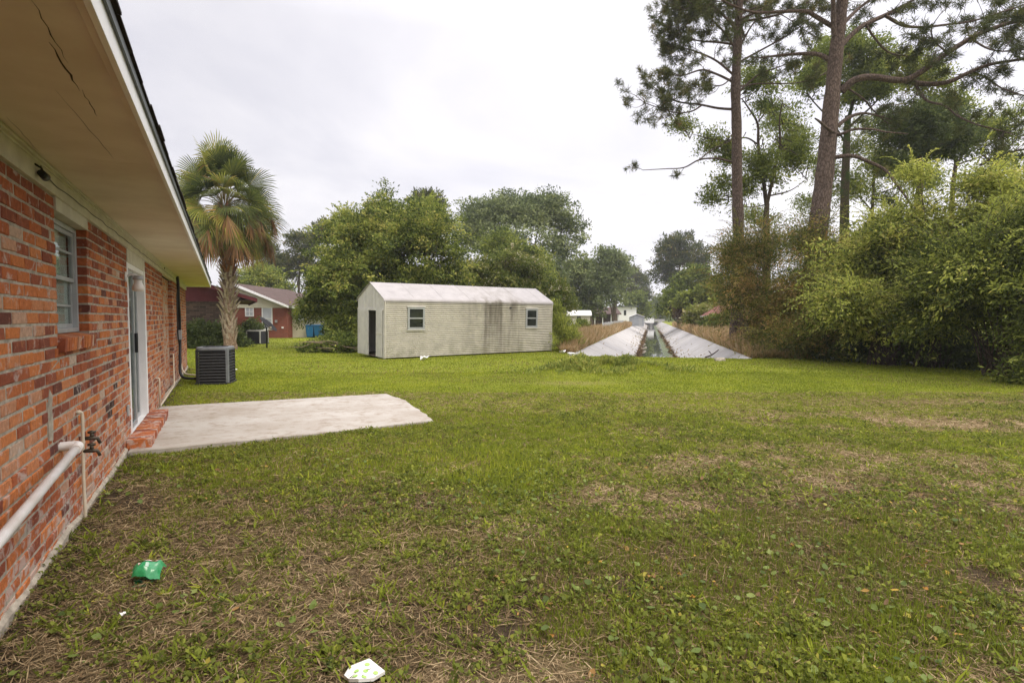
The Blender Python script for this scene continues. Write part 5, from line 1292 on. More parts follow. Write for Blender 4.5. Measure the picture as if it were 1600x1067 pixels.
# hedge before the brown house, brush pile, shrubs
leafy('clipped_hedge', 'dark clipped hedge along the brown brick wall', b0(320, 0, 27.6), blobs_px([(288, 528, 24, 24, .3), (312, 527, 26, 24, 0), (338, 528, 20, 22, .2), (300, 538, 26, 12, -.3), (325, 540, 26, 10, -.3), (372, 530, 10, 16, .6), (380, 540, 8, 10, .4)], 27.6),
      'dark', 640, 46, .2, .10, .06, .35, .2, .03, group=None, seed=41, gap=.0, nscale=.8, stems=30, part='foliage', cat='hedge')
leafy('house_shrub', 'small dark shrub under the gabled house window', b0(395, 0, 39), blobs_px([(395, 512, 12, 12, 0), (388, 518, 9, 9, 0)], 39), 'dark', 90, 44, .22, .14, .08, .45, .2, .03, seed=42, gap=0, stems=8, part='foliage', cat='shrub')
def build_brush():
    rng = np.random.default_rng(77); base = G(515, 551)+np.array((0, .6, 0))
    bl = blobs_px([(520, 542, 32, 13, 0), (545, 545, 26, 12, -.3), (495, 546, 22, 8, 0), (530, 530, 18, 10, .5)], base[1])
    o = leafy('brush_pile', 'heap of cut vines and branches on the grass left of the shed', base, bl, 'mid', 330, 44, .2, .12, .07, .30, .28, .02, seed=43, gap=.1, stems=40, part='foliage', cat='brush pile')
    tb = Tubes()
    for i in range(16):
        a = AT(rng.uniform(485, 545), rng.uniform(535, 548), base[1]-rng.uniform(.4, 1.0)); e = a+np.array((rng.uniform(-1.2, 1.2), rng.uniform(-.5, .3), rng.uniform(-.25, .1))); a[2] = max(a[2], .1); e[2] = max(e[2], .04)
        lp = smooth_poly([a, (a+e)/2+rng.normal(size=3)*.1, e], 4); tb.add(lp, np.linspace(.022, .009, len(lp)), 6)
    tb.build('dead_branches', mat('dead_wood', (.25, .19, .13), rough=.9, noise=(9, .4)), o, base)
build_brush()
# ------------------------------------------------------------------ big pines on the right: limbs surveyed from the photo
def needle_tufts(rng, P, D, n, L, W, tone, tvar):
    """n needles bursting from each point P along D"""
    m = len(P); ids = np.repeat(np.arange(m), n); k = m*n
    d = unit(D[ids]*.55+rng.normal(size=(k, 3))*.75); N = rdir(rng, k)
    Ls = L*(.65+.6*rng.random(k)); st = P[ids]-D[ids]*(rng.random(k)*.22)[:, None]
    V, F = leaf_quads(st, d, N, Ls, np.full(k, W))
    t = tone+(rng.normal(size=m)*tvar)[ids]+rng.normal(size=k)*.07
    return V, F, np.clip(t, 0, 1)
def cr(lst, dy=0):   # coordinates read on the enlarged crop -> photo pixels
    return [(960+x/2.481, y/2.481) for x, y in lst]
def px_limb(pts, Y0, Y1):
    n = len(pts); return np.array([AT(p[0], p[1], Y0+(Y1-Y0)*i/(n-1)) for i, p in enumerate(pts)])
def big_pine(name, label, trunk, Yt, radii, limbs, seed, tw_dens, tone, base_z=0, extra=(), tuft_n=30, W=.021, L=.24, start=.30):
    rng = np.random.default_rng(seed)
    tp = px_limb(trunk, Yt, Yt); base = np.array((tp[0][0], Yt, 0))
    o = thing(name, label, 'pine tree', base, 0, 'tall pines on the right')
    tb = Tubes(); lb = Tubes()
    tl = smooth_poly(np.vstack([base-np.array((0, 0, .3)), tp]), 6)
    rr = np.interp(np.linspace(0, 1, len(tl)), np.linspace(0, 1, len(radii)), radii)*(1+.03*rng.normal(size=len(tl))); rr[:3] *= 1.2
    tb.add(tl, rr, 14); tb.build('trunk', M_PBARK, o, base)
    TP, TD = [], []
    def twig(s, d, ln, r, lev):
        d = unit(d); e = s+d*ln; m = (s+e)/2+rng.normal(size=3)*.10*ln; e = e+np.array((0, 0, .12*ln))
        lp = smooth_poly([s, m, e], 4); lb.add(lp, np.linspace(r, r*.45, len(lp)), 5)
        TP.append(e); TD.append(unit(e-m))
        for f in ((.45, .75) if lev == 0 else (.6,)):
            i = int(f*(len(lp)-1))
            if lev < 2: twig(lp[i], unit(d+rng.normal(size=3)*.75), ln*rng.uniform(.4, .65), r*.6, lev+1)
            else: TP.append(lp[i]); TD.append(unit(d+rng.normal(size=3)*.5))
    for (pts, r0, dy, foliage) in limbs:
        p = px_limb(pts, Yt, Yt+dy); lp = smooth_poly(p, 5); n = len(lp); lb.add(lp, np.linspace(r0, max(r0*.32, .012), n), 8)
        seg = np.linalg.norm(np.diff(lp, axis=0), axis=1); cum = np.concatenate([[0], np.cumsum(seg)]); tot = cum[-1]
        if foliage <= 0: continue
        k = int(tot*tw_dens*foliage)
        for q in range(k):
            f = start+(1-start)*rng.random()**.8; x = f*tot; i = min(np.searchsorted(cum, x), n-1); s = lp[i]; d = unit(lp[min(i+1, n-1)]-lp[i-1])
            dd = d*.5+rng.normal(size=3)*np.array((.8, .8, .55))
            twig(s, dd, rng.uniform(.45, 1.15)*(1.15-.3*f), .014, 0)
        twig(lp[-1], unit(lp[-1]-lp[-2]), .8, .014, 0)
    # unseen upper crown, kept simple: whorls of limbs above the frame
    for (z, ln) in extra:
        for k in range(4):
            a = rng.uniform(0, 6.28); top = tl[-1]; s = np.array((top[0]+rng.normal()*.1, top[1]+rng.normal()*.1, z)); e = s+np.array((math.cos(a), math.sin(a), .25))*ln
            lp = smooth_poly([s, (s+e)/2+np.array((0, 0, -.2)), e], 4); lb.add(lp, np.linspace(.06, .02, len(lp)), 6)
            for q in range(9): twig(lp[rng.integers(len(lp)//3, len(lp))], rng.normal(size=3)+unit(e-s), .9, .014, 0)
    lb.build('limbs', M_PBARK, o, base)
    V, F, t = needle_tufts(rng, np.array(TP), np.array(TD), tuft_n, L, W, tone, .16)
    np_mesh('needles', V-base, F, LM['pine'], o, dict(tint=t))
    return o
YB, YA = 21.0, 26.0
trunkB = cr([(778, 1000), (800, 800), (818, 650), (832, 500), (846, 350), (858, 220), (872, 100), (884, 0), (890, -140), (893, -320), (893, -520)])
limbsB = [
 (cr([(880, 355), (930, 312), (1000, 300), (1120, 312), (1200, 272), (1300, 200), (1400, 140), (1500, 100), (1588, 78), (1720, 60)]), .145, -2.0, 1.0),
 (cr([(1105, 311), (1200, 326), (1290, 320), (1380, 280), (1460, 250), (1588, 230), (1700, 215)]), .105, -1.2, 1.0),
 (cr([(868, 190), (950, 110), (1050, 60), (1110, 30), (1160, 0), (1240, -60)]), .10, 1.0, .9),
 (cr([(1050, 62), (1120, 100), (1200, 106), (1300, 95), (1400, 80), (1588, 20), (1680, 0)]), .06, 1.5, 1.0),
 (cr([(845, 240), (790, 212), (720, 210), (640, 216), (560, 226)]), .10, .8, .35),
 (cr([(855, 110), (780, 65), (740, 45), (660, 46), (580, 50), (520, 45), (450, 18), (380, -20)]), .085, -1.0, .5),
 (cr([(890, 90), (940, 40), (990, 0), (1050, -60)]), .08, 1.5, .8),
 (cr([(870, 524), (830, 502), (795, 472), (778, 460)]), .075, -1.4, 0),
 (cr([(848, 520), (880, 520), (930, 502), (1000, 502), (1050, 512), (1140, 520)]), .06, -1.6, 0),
 (cr([(850, 500), (910, 456), (970, 440), (1045, 456)]), .085, 1.0, .25),
 (cr([(840, 612), (920, 605), (980, 625), (1050, 660), (1090, 710), (1140, 780), (1180, 860)]), .085, -1.0, .3),
 (cr([(1165, 325), (1210, 390), (1280, 410), (1330, 450), (1400, 482), (1470, 500), (1540, 520)]), .05, -1.5, 1.0),
 (cr([(880, 330), (960, 380), (1005, 430), (1060, 480)]), .045, 1.5, .6),
 (cr([(975, 98), (1010, 150), (1060, 202), (1130, 218), (1190, 215)]), .045, 1.0, 1.0),
 (cr([(1380, 282), (1440, 300), (1500, 342), (1588, 372), (1660, 400)]), .04, -2, 1.0),
 (cr([(1380, 150), (1450, 190), (1520, 200), (1600, 190)]), .04, -2, 1.0),
 (cr([(1290, 205), (1240, 160), (1230, 110), (1260, 60)]), .035, -1, .9),
 (cr([(858, 180), (850, 100), (848, 0), (835, -140), (800, -300)]), .12, -.6, .4),
 (cr([(1420, 640), (1500, 600), (1588, 580), (1680, 560)]), .05, -3, .9),
]
big_pine('tall_pine', 'massive leaning pine with long spreading limbs on the right', trunkB, YB, [.40, .36, .325, .295, .265, .24, .21, .18, .14, .09], limbsB, 101, 3.0, .42, extra=((14.5, 4), (16, 3.5), (17.5, 3), (18.5, 2)))
trunkA = cr([(482, 1000), (476, 720), (474, 500), (470, 350), (476, 200), (481, 80), (487, -20), (490, -160), (492, -300)])
limbsA = [
 (cr([(465, 425), (400, 420), (330, 406), (250, 396), (190, 370), (150, 335)]), .065, 1.0, 1.0),
 (cr([(340, 408), (300, 432), (240, 438), (180, 420), (120, 400), (80, 370)]), .04, .5, 1.0),
 (cr([(468, 632), (400, 615), (330, 620), (270, 650), (200, 655), (110, 660)]), .05, 1.0, .12),
 (cr([(330, 620), (380, 580), (450, 545), (470, 520)]), .03, 1.0, 0),
 (cr([(466, 322), (400, 290), (340, 272), (270, 292), (215, 292)]), .06, -.8, .9),
 (cr([(466, 295), (400, 240), (340, 210), (280, 190), (220, 180)]), .06, .6, 1.5),
 (cr([(470, 190), (420, 120), (380, 80), (340, 40), (290, 10)]), .055, -.6, 1.6),
 (cr([(472, 175), (400, 165), (330, 160), (260, 140), (200, 110)]), .055, .8, 1.9),
 (cr([(476, 120), (420, 60), (350, 0), (260, -30)]), .055, .3, 2.0),
 (cr([(478, 100), (380, 40), (280, 30), (200, 40)]), .055, 1.3, 2.0),
 (cr([(475, 362), (560, 290), (640, 260), (720, 230)]), .05, .8, .8),
 (cr([(475, 338), (560, 325), (640, 325), (720, 320), (800, 292), (840, 268)]), .045, 1.2, .6),
 (cr([(478, 245), (560, 200), (650, 150), (740, 90), (800, 40)]), .05, -.5, .9),
 (cr([(480, 195), (520, 120), (560, 60), (590, 0)]), .05, 1.0, .8),
 (cr([(483, 60), (560, 30), (650, 60), (740, 120)]), .04, -.7, .9),
 (cr([(474, 280), (420, 330), (360, 330), (310, 345)]), .035, -1, .8),
]
big_pine('tall_pine', 'straight slimmer pine standing left of the massive leaning pine', trunkA, YA, [.30, .25, .225, .21, .195, .165, .13, .09], limbsA, 102, 3.6, .52, extra=((15, 3.2), (16.5, 2.6), (17.6, 2)), start=.33, W=.023)

# deciduous tree between the pines, ivy trunk, dense dark crown
RG = 'trees on the right'
def deciduous(label, trunk, limbs, Yt, r, blobs, kind, nc, nl, sig, L, W, tone, seed, gap, barkm=M_BARK):
    rng = np.random.default_rng(seed); tp = px_limb(trunk, Yt, Yt); base = np.array((tp[0][0], Yt, 0))
    o = thing('slender_tree', label, 'tree', base, 0, RG); tb = Tubes()
    tl = smooth_poly(np.vstack([base-np.array((0, 0, .2)), tp]), 5); tb.add(tl, np.linspace(r, r*.5, len(tl)), 9)
    for pts, rr, dy in limbs:
        lp = smooth_poly(px_limb(pts, Yt, Yt+dy), 5); tb.add(lp, np.linspace(rr, rr*.25, len(lp)), 7)
    bl = blobs_px(blobs, Yt); P, ids, C, B = crown_points(rng, bl, nc, nl, sig, gap, .5, .6, 0, 1.6, .45)
    ends = np.concatenate([px_limb(p, Yt, Yt+d) for p, _, d in limbs]) if limbs else tp
    for c in C[rng.choice(len(C), min(len(C), 110), replace=False)]:
        s = ends[np.argmin(np.linalg.norm(ends-c, axis=1))]
        if np.linalg.norm(s-c) > 2.0: continue
        s = s+(rng.normal(size=3)*.2); m = (s+c)/2+rng.normal(size=3)*.15
        lp = smooth_poly([s, m, c], 4); tb.add(lp, np.linspace(.028, .01, len(lp)), 5)
    tb.build('trunk', barkm, o, base)
    V, F, t = make_leaves(rng, P, ids, C, bl[:, :3].mean(0), L, W, tone, .24, SD=crown_points.dirs); np_mesh('crown', V-base, F, LM[kind], o, dict(tint=t)); return o
deciduous('slender forked tree with sparse leaves between the two pines', cr([(590, 1000), (588, 860), (592, 790)]),
  [(cr([(590, 800), (575, 680), (558, 560), (555, 480), (520, 420), (495, 385)]), .11, .5), (cr([(592, 790), (612, 700), (640, 560), (640, 470), (650, 400)]), .10, -.5), (cr([(600, 760), (680, 740), (740, 700)]), .05, 1), (cr([(556, 560), (510, 535), (440, 545), (380, 540), (300, 520)]), .05, -1), (cr([(560, 470), (600, 410), (610, 350)]), .04, 1), (cr([(594, 790), (560, 800), (500, 800), (440, 770)]), .035, 1)],
  30.0, .24, [(1070, 195, 22, 16), (1100, 185, 22, 18), (1115, 225, 20, 26), (1180, 130, 30, 26), (1205, 165, 30, 30), (1228, 190, 26, 40), (1190, 270, 30, 40), (1165, 300, 16, 24), (1110, 310, 16, 16), (1240, 250, 26, 40), (1140, 250, 16, 26), (1130, 290, 14, 18)], 'mid', 680, 60, .36, .14, .06, .46, 51, .40)
deciduous('ivy-wrapped trunk with a deep green crown behind the leaning pine', cr([(890, 1000), (892, 800), (898, 600), (905, 450)]),
  [(cr([(905, 470), (930, 380), (960, 280), (960, 200)]), .12, .5), (cr([(900, 560), (840, 470), (760, 380), (720, 300)]), .07, .6), (cr([(903, 500), (990, 420), (1050, 360)]), .08, 1)],
  34.0, .34, [(1330, 85, 52, 30), (1290, 110, 34, 36), (1370, 110, 40, 30), (1345, 145, 48, 26), (1270, 130, 26, 26, -1), (1390, 140, 26, 22)], 'mid', 560, 85, .42, .17, .075, .42, 52, .35, M_VBARK)
deciduous('dense dark green tree crown behind the long pine limbs', cr([(1180, 1000), (1180, 780), (1190, 650)]),
  [(cr([(1190, 660), (1180, 560), (1160, 480)]), .12, .5), (cr([(1190, 660), (1240, 560), (1280, 500)]), .1, .6)],
  29.0, .26, [(1430, 190, 45, 26), (1465, 200, 42, 30), (1410, 215, 34, 30), (1450, 235, 48, 28), (1490, 235, 24, 26), (1400, 180, 20, 16), (1500, 215, 20, 20)], 'dark', 700, 90, .36, .15, .055, .42, 53, .25)
deciduous('thin light-leaved tree behind the far right of the bushes', cr([(1300, 1000), (1310, 760), (1325, 620)]),
  [(cr([(1325, 640), (1400, 520), (1460, 420)]), .07, .5), (cr([(1325, 640), (1280, 480), (1200, 330)]), .07, .8), (cr([(1325, 640), (1440, 600), (1540, 540)]), .05, -.5)],
  31.0, .18, [(1440, 130, 40, 30), (1475, 170, 40, 30), (1540, 210, 40, 30), (1560, 260, 40, 30), (1380, 260, 30, 30), (1420, 100, 30, 20), (1585, 180, 20, 26)], 'mid', 620, 60, .38, .14, .07, .58, 54, .45)

deciduous('sparse tree filling the gap behind the leaning pine', cr([(1010, 1000), (1000, 820), (1010, 640)]),
  [(cr([(1000, 820), (930, 740), (880, 680)]), .05, .6), (cr([(1005, 700), (1060, 600), (1080, 520)]), .05, .6), (cr([(1003, 760), (1100, 720), (1160, 660)]), .05, .6)],
  36.0, .15, [(1250, 330, 36, 26), (1330, 300, 34, 30), (1290, 270, 26, 26), (1380, 310, 34, 30), (1225, 355, 30, 20), (1395, 260, 26, 20), (1180, 345, 24, 22), (1340, 235, 24, 20), (1240, 225, 26, 34), (1215, 190, 24, 30), (1300, 200, 26, 26), (1420, 270, 34, 22), (1460, 290, 30, 20), (1365, 200, 24, 20)], 'mid', 900, 60, .42, .14, .06, .50, 55, .45)
# ---- the thicket along the right edge of the lawn ---------------------------
def thicket(name, label, base, blobs, kind, nc, nl, sig, L, W, tone, seed, tvar=.25, gap=.2, hang=.5, stems=60, group='bushes along the right edge', cat='bush', droop=.35, r0=.02, irr=.8, shell=2.2, nscale=.6, shoot=90, shoot_len=1.0, holes=()):
    return leafy(name, label, base, np.array(blobs), kind, nc, nl, sig, L, W, tone, tvar, r0, M_BARK, group, cat, seed, gap, nscale, .4, hang, 3, shell, .55, irr, droop, .35, stems, 'foliage', None, shoot, shoot_len, holes)
# (bush positions: photo px, py, rx, ry at their own distance)
BB = lambda lst, Y: blobs_px(lst, Y)
thicket('bamboo_bush', 'russet-tinged bamboo-like bush standing nearest the ditch', b0(1180, 0, 22.6), BB([(1165, 460, 36, 66, 1), (1195, 405, 46, 54, 1), (1215, 520, 40, 34, -.3), (1230, 395, 40, 50, .5), (1145, 410, 18, 46, 1.5), (1225, 485, 48, 50, -.4), (1205, 540, 24, 18, -.4), (1158, 430, 15, 75, 2.9)], 22.6), 'bamboo', 950, 110, .40, .12, .026, .30, 61, .46, .3, nscale=.4, shoot=220, shoot_len=1.5)
thicket('bamboo_bush', 'brown-green bamboo-like bush in the middle of the thicket', b0(1270, 0, 20.5), BB([(1260, 385, 44, 46, .5), (1255, 450, 40, 40, .2), (1290, 470, 52, 56, -.4), (1250, 520, 50, 36, -.8), (1310, 420, 40, 44, 1), (1300, 530, 44, 30, -1), (1340, 450, 40, 60, 0)], 20.5), 'bamboo', 950, 110, .40, .12, .026, .22, 62, .42, .3, nscale=.4, shoot=200, shoot_len=1.4)
thicket('green_bush', 'lime green bush bulging forward in the thicket', b0(1385, 0, 17.4), BB([(1370, 420, 70, 60, 0), (1340, 470, 60, 46, -.5), (1420, 450, 66, 60, -.5), (1390, 370, 46, 40, .6), (1400, 495, 66, 36, -.2), (1430, 390, 50, 40, .5)], 17.4), 'bright', 1150, 110, .38, .12, .040, .44, 63, .50, .45, nscale=.3, shoot=260, shoot_len=1.3, holes=BB([(1418, 392, 30, 14, -1.2), (1330, 452, 26, 16, -1.4), (1440, 470, 30, 18, -1.6), (1370, 520, 44, 20, -1.6)], 17.4))
thicket('green_bush', 'tall yellow-green leader shoots at the top of the thicket', b0(1440, 0, 17.0), BB([(1428, 282, 17, 24, 0), (1440, 325, 26, 30, 0), (1395, 345, 30, 22, 0), (1472, 372, 28, 22, 0), (1528, 296, 16, 34, -.6), (1535, 350, 32, 36, -.6), (1490, 420, 44, 36, -.5), (1592, 300, 18, 26, -.4)], 17.0), 'bright', 560, 100, .34, .11, .036, .64, 64, .34, .5, shoot=150, shoot_len=1.0)
thicket('dark_bush', 'big dark overhanging bush at the right edge of the picture', b0(1570, 0, 14.2), BB([(1530, 430, 70, 66, 0), (1600, 400, 70, 80, 0), (1500, 490, 70, 44, .4), (1570, 480, 80, 50, -.4), (1620, 490, 70, 60, -.8), (1660, 440, 70, 90, -.6)], 14.2), 'bright', 1400, 110, .36, .115, .038, .19, 65, .40, .45, nscale=.3, shoot=280, shoot_len=1.2, holes=BB([(1500, 452, 34, 18, -1.6), (1560, 400, 28, 14, -1.6), (1545, 510, 50, 24, -1.8), (1480, 520, 36, 20, -1)], 14.2))
thicket('dark_bush', 'dark leafy bush whose low branches touch the right frame edge', b0(1640, 0, 12.2), BB([(1680, 500, 70, 90, 0), (1660, 560, 44, 46, -.1), (1700, 420, 80, 70, 0), (1604, 588, 16, 18, .2)], 12.2), 'bright', 560, 100, .28, .105, .036, .20, 66, .30, .25)
# low growth at the foot, overhang shade put into its dark leaf colour
thicket('ground_shrub', 'low undergrowth at the foot of the thicket with leaves coloured dark as shade', b0(1450, 0, 18.6), BB([(1340, 535, 50, 30, .5), (1420, 540, 56, 34, -.8), (1250, 545, 50, 18, 2.5), (1480, 545, 56, 36, -1.6), (1550, 550, 60, 40, -2.4), (1620, 545, 60, 50, -3)], 18.6), 'dark', 900, 70, .3, .12, .04, .22, 67, .2, .1, stems=60, shoot=30)

# ---- woods closing the horizon ---------------------------------------------
def far_woods():
    rng = np.random.default_rng(9); bl = []
    for x in np.arange(-170, 230, 7.5):
        y = 205+rng.uniform(-15, 25); h = rng.uniform(6, 11)*(1.0 if x < 40 or x > 60 else .55); 
        if 30 < x < 58: h *= .55
        bl.append((x+rng.uniform(-2, 2), y, h*.5, rng.uniform(5, 8), 5, h*.55))
    bl = np.array(bl); P, ids, C, B = crown_points(rng, bl, 2600, 26, 1.3, .1, .15)
    V, F, t = make_leaves(rng, P, ids, C, np.array((0, 230, -5)), 1.1, .6, .5, .26)
    o = np_mesh('far_woods', V, F, LM['oak'], None, dict(tint=t)); tag(o, 'hazy belt of woods far beyond the houses and the ditch end', 'woods', kind='stuff')
far_woods()
# ------------------------------------------------------------------ lawn: grass, straw, round-leaved weeds, litter
def in_poly(x, y, P):
    r = np.zeros(x.shape, bool); n = len(P); j = n-1
    for i in range(n):
        xi, yi = P[i]; xj, yj = P[j]
        c = ((yi > y) != (yj > y)) & (x < (xj-xi)*(y-yi)/(yj-yi+1e-12)+xi); r ^= c; j = i
    return r
def free(x, y, m=0.0):
    lx, lu = hl(x, y)
    ok = ~((lx < .012+m) & (lx > -7) & (lu < UEND+.05) & (lu > -8))
    ok &= ~in_poly(lx, lu, [(a, b) for a, b in PATIO])
    ok &= ~((lx < .25) & (lu > DOOR[0]-.45) & (lu < DOOR[1]+.25))
    s, w = sw(x, y); ok &= ~((s > -.05) & (w > -.1) & (w < DWID+.1)) & ((s < .1) | (w < -.3) | (w > DWID+.3))
    c, si = math.cos(SHA), math.sin(SHA); a = (x-S0[0])*c+(y-S0[1])*si; b = -(x-S0[0])*si+(y-S0[1])*c
    ok &= ~((a > 0) & (a < SHL) & (b > .03) & (b < SHD))
    ok &= ~((np.abs(x-AC_LOC[0]) < .42) & (np.abs(y-AC_LOC[1]) < .42))
    return ok
def scatter(rng, n, y0, y1, pw=1.0, pad=.25):
    """points on the ground inside the view wedge (a little beyond it), distances y0..y1"""
    u = rng.random(n); y = (y0**pw+(y1**pw-y0**pw)*u)**(1/pw); x = (rng.random(n)*2-1)*(y*.945+pad+.5)
    return x, y
def grass_mesh(name, label, rng, bands):
    VV, FF, TT, o = [], [], [], 0
    for (n, y0, y1, h0, h1, w, ptype) in bands:
        x, y = scatter(rng, n, y0, y1, 2.0); ok = free(x, y); x, y = x[ok], y[ok]
        g, st, di = lawn(x, y); fine = vnoise(x, y, s=7, seed=55, oct=2); tuft = vnoise(x, y, s=2.6, seed=56, oct=2)
        keep = rng.random(len(x)) < np.clip(.30+1.0*g-.85*st-.75*di+.5*(fine-.5), .06, 1); x, y, g, st, tuft, fine = [q[keep] for q in (x, y, g, st, tuft, fine)]
        n = len(x); z = gz(x, y)
        mound = np.exp(-(((x-MOUND[0])/1.9)**2+((y-MOUND[1])/.95)**2)*1.3)
        tall = np.exp(-(((x+.35)/.75)**2+((y-5.6)/.9)**2))
        h = (h0+(h1-h0)*rng.random(n)**1.6)*(.65+.8*tuft)*(1+1.3*mound+.9*tall)*(1-.35*st)
        a = rng.random(n)*6.283; lean = np.abs(rng.normal(size=n))*(.55+.9*st); lean = np.clip(lean, .05, 2.2)
        D = np.stack([np.cos(a)*np.sin(lean.clip(0, 1.45)), np.sin(a)*np.sin(lean.clip(0, 1.45)), np.cos(lean.clip(0, 1.45))], 1)
        P = np.stack([x, y, z-.004], 1); a2 = rng.random(n)*6.283; S = np.stack([np.cos(a2), np.sin(a2), np.zeros(n)], 1)
        ww = (w*(.6+.8*rng.random(n)))[:, None]
        mid = P+D*(h*.55)[:, None]; tip = P+D*h[:, None]*.98; tip[:, 2] -= h*.22*np.clip(lean, 0, 1.2); tip[:, 2] = np.maximum(tip[:, 2], z+.004)
        tip[:, :2] += D[:, :2]*(h*.15)[:, None]
        V = np.stack([P-S*ww*.5, P+S*ww*.5, mid+S*ww*.42, mid-S*ww*.42, tip], 1).reshape(-1, 3)
        k = np.arange(n)[:, None]*5+o
        FF.append(np.stack([k+np.array((0, 1, 2)), k+np.array((0, 2, 3)), k+np.array((3, 2, 4))], 1).reshape(-1, 3)); VV.append(V); o += n*5
        dry = rng.random(n) < np.clip(.04+.55*st+.35*(.50-g), .02, .85)
        big = vnoise(x, y, s=.45, seed=58, oct=3); dry |= (rng.random(n) < sstep(.50, .72, big)*.18)
        t = np.clip(.42+.36*g+.13*rng.normal(size=n)+.25*(fine-.5)+.35*(vnoise(x, y, s=.9, seed=59, oct=3)-.5), .28, 1); t = np.where(dry, rng.random(n)*.26, t)
        TT.append(np.repeat(t, 3))
    M = leaf_mat('grass_blade', [(0, (.14, .095, .045)), (.14, (.25, .18, .085)), (.26, (.36, .275, .135)), (.30, (.118, .130, .026)), (.5, (.162, .195, .027)), (.72, (.242, .290, .031)), (.9, (.335, .375, .040)), (1, (.43, .43, .055))], .35, .6, .15)
    ob = np_mesh(name, np.concatenate(VV), np.concatenate(FF), M, None, dict(tint=np.concatenate(TT)))
    return tag(ob, label, 'grass', kind='stuff')
def build_lawn():
    rng = np.random.default_rng(99)
    grass_mesh('grass', 'mown grass blades, green far off and sparse near the house', rng,
      [(430000, 1.25, 4.2, .014, .075, .0048, 0), (420000, 4.0, 8.5, .016, .060, .0072, 0), (300000, 8.3, 15, .014, .045, .012, 0), (240000, 14.5, 27, .014, .05, .022, 0), (60000, 27, 48, .02, .06, .05, 0)])
    # coarse crab-grass tufts
    x, y = scatter(rng, 9000, 1.3, 9.0, 1.6); ok = free(x, y); x, y = x[ok], y[ok]; ok = vnoise(x, y, s=1.1, seed=71, oct=3)+.12*rng.normal(size=len(x)) > .62; x, y = x[ok], y[ok]
    m = len(x); nb = 9; ids = np.repeat(np.arange(m), nb); n = m*nb; sc_ = (.6+.9*rng.random(m))[ids]
    a = rng.random(n)*6.283; el = .15+.8*rng.random(n); D = np.stack([np.cos(a)*np.cos(el), np.sin(a)*np.cos(el), np.sin(el)], 1)
    P = np.stack([x[ids]+rng.normal(size=n)*.006, y[ids]+rng.normal(size=n)*.006, gz(x, y)[ids]], 1)
    V, F = leaf_quads(P, D, np.tile((0, 0, 1.0), (n, 1))+rng.normal(size=(n, 3))*.2, (.035+.06*rng.random(n))*sc_, .006+.005*rng.random(n)+.0006*y[ids], .3)
    o = np_mesh('crab_grass', V, F, bpy.data.materials['grass_blade'], None, dict(tint=np.clip(.58+(.14*rng.normal(size=m))[ids]+.1*rng.normal(size=n), .3, 1))); tag(o, 'coarse bright crab grass tufts dotted over the near lawn', 'grass', kind='stuff')
    # weeds on the little mound before the ditch
    n = 15000; x = MOUND[0]+rng.normal(size=n)*.85; y = MOUND[1]+rng.normal(size=n)*.38; cl = vnoise(x, y, s=1.6, seed=72, oct=3); ok = cl > .42; x, y, cl = x[ok], y[ok], cl[ok]; n = len(x)
    a = rng.random(n)*6.283; el = .35+1.0*rng.random(n); D = np.stack([np.cos(a)*np.cos(el), np.sin(a)*np.cos(el), np.sin(el)], 1)
    hh = (cl-.40)*1.1*rng.random(n); P = np.stack([x, y, gz(x, y)+hh*.7], 1)
    V, F = leaf_quads(P, D, rdir(rng, n), .05+.10*rng.random(n), .018+.022*rng.random(n), .2)
    o = np_mesh('mound_weeds', V, F, LM['mid'], None, dict(tint=np.clip(.62+.6*(vnoise(x, y, s=3, seed=73, oct=2)-.5)+.20*rng.normal(size=n), 0, 1))); tag(o, 'rough green weeds on the low soil mound before the ditch', 'weeds', kind='stuff')
    # crumbs of dead leaf and stem
    x, y = scatter(rng, 120000, 1.25, 7, 1.7); ok = free(x, y); x, y = x[ok], y[ok]; g, st, di = lawn(x, y); ok = rng.random(len(x)) < np.clip(.35+.5*st+.5*(.6-g), 0, 1); x, y = x[ok], y[ok]; n = len(x)
    a = rng.random(n)*6.283; el = rng.normal(size=n)*.5; D = np.stack([np.cos(a)*np.cos(el), np.sin(a)*np.cos(el), np.sin(el)], 1)
    V, F = leaf_quads(np.stack([x, y, gz(x, y)+.004+.02*rng.random(n)], 1), D, unit(rng.normal(size=(n, 3))*.6+np.array((0, 0, 1.0))), .008+.018*rng.random(n)**2, .004+.007*rng.random(n), .25)
    o = np_mesh('leaf_crumbs', V, F, leaf_mat('leaf_crumb', [(0, (.05, .033, .02)), (.5, (.13, .085, .045)), (.85, (.24, .16, .085)), (1, (.36, .27, .16))], .15, .8, .1), None, dict(tint=rng.random(n))); tag(o, 'crumbled brown leaf litter between the near weeds', 'leaf litter', kind='stuff')
    # dead clippings lying flat
    x, y = scatter(rng, 300000, 1.25, 11, 1.6); ok = free(x, y); x, y = x[ok], y[ok]; g, st, di = lawn(x, y)
    keep = rng.random(len(x)) < np.clip(.20+.95*st+.42*(1-g)*(y < 6)-.3*di, 0, 1); x, y, st = x[keep], y[keep], st[keep]; n = len(x)
    a = rng.random(n)*6.283; el = rng.normal(size=n)*.16; D = np.stack([np.cos(a)*np.cos(el), np.sin(a)*np.cos(el), np.sin(el)], 1)
    L = (.03+.13*rng.random(n)**2.2)*(1+.05*y); W = .0022+.0012*rng.random(n)+.0007*y; P = np.stack([x, y, gz(x, y)+.006+.022*rng.random(n)], 1)
    V, F = leaf_quads(P-D*(L*.5)[:, None], D, np.tile((0, 0, 1.0), (n, 1))+rng.normal(size=(n, 3))*.3, L, W)
    t = np.clip(rng.random(n)*.8+.3*(st-.3), 0, 1)
    M = leaf_mat('dead_clipping', [(0, (.10, .065, .034)), (.4, (.23, .16, .085)), (.75, (.38, .28, .155)), (1, (.54, .43, .26))], .15, .7, .15)
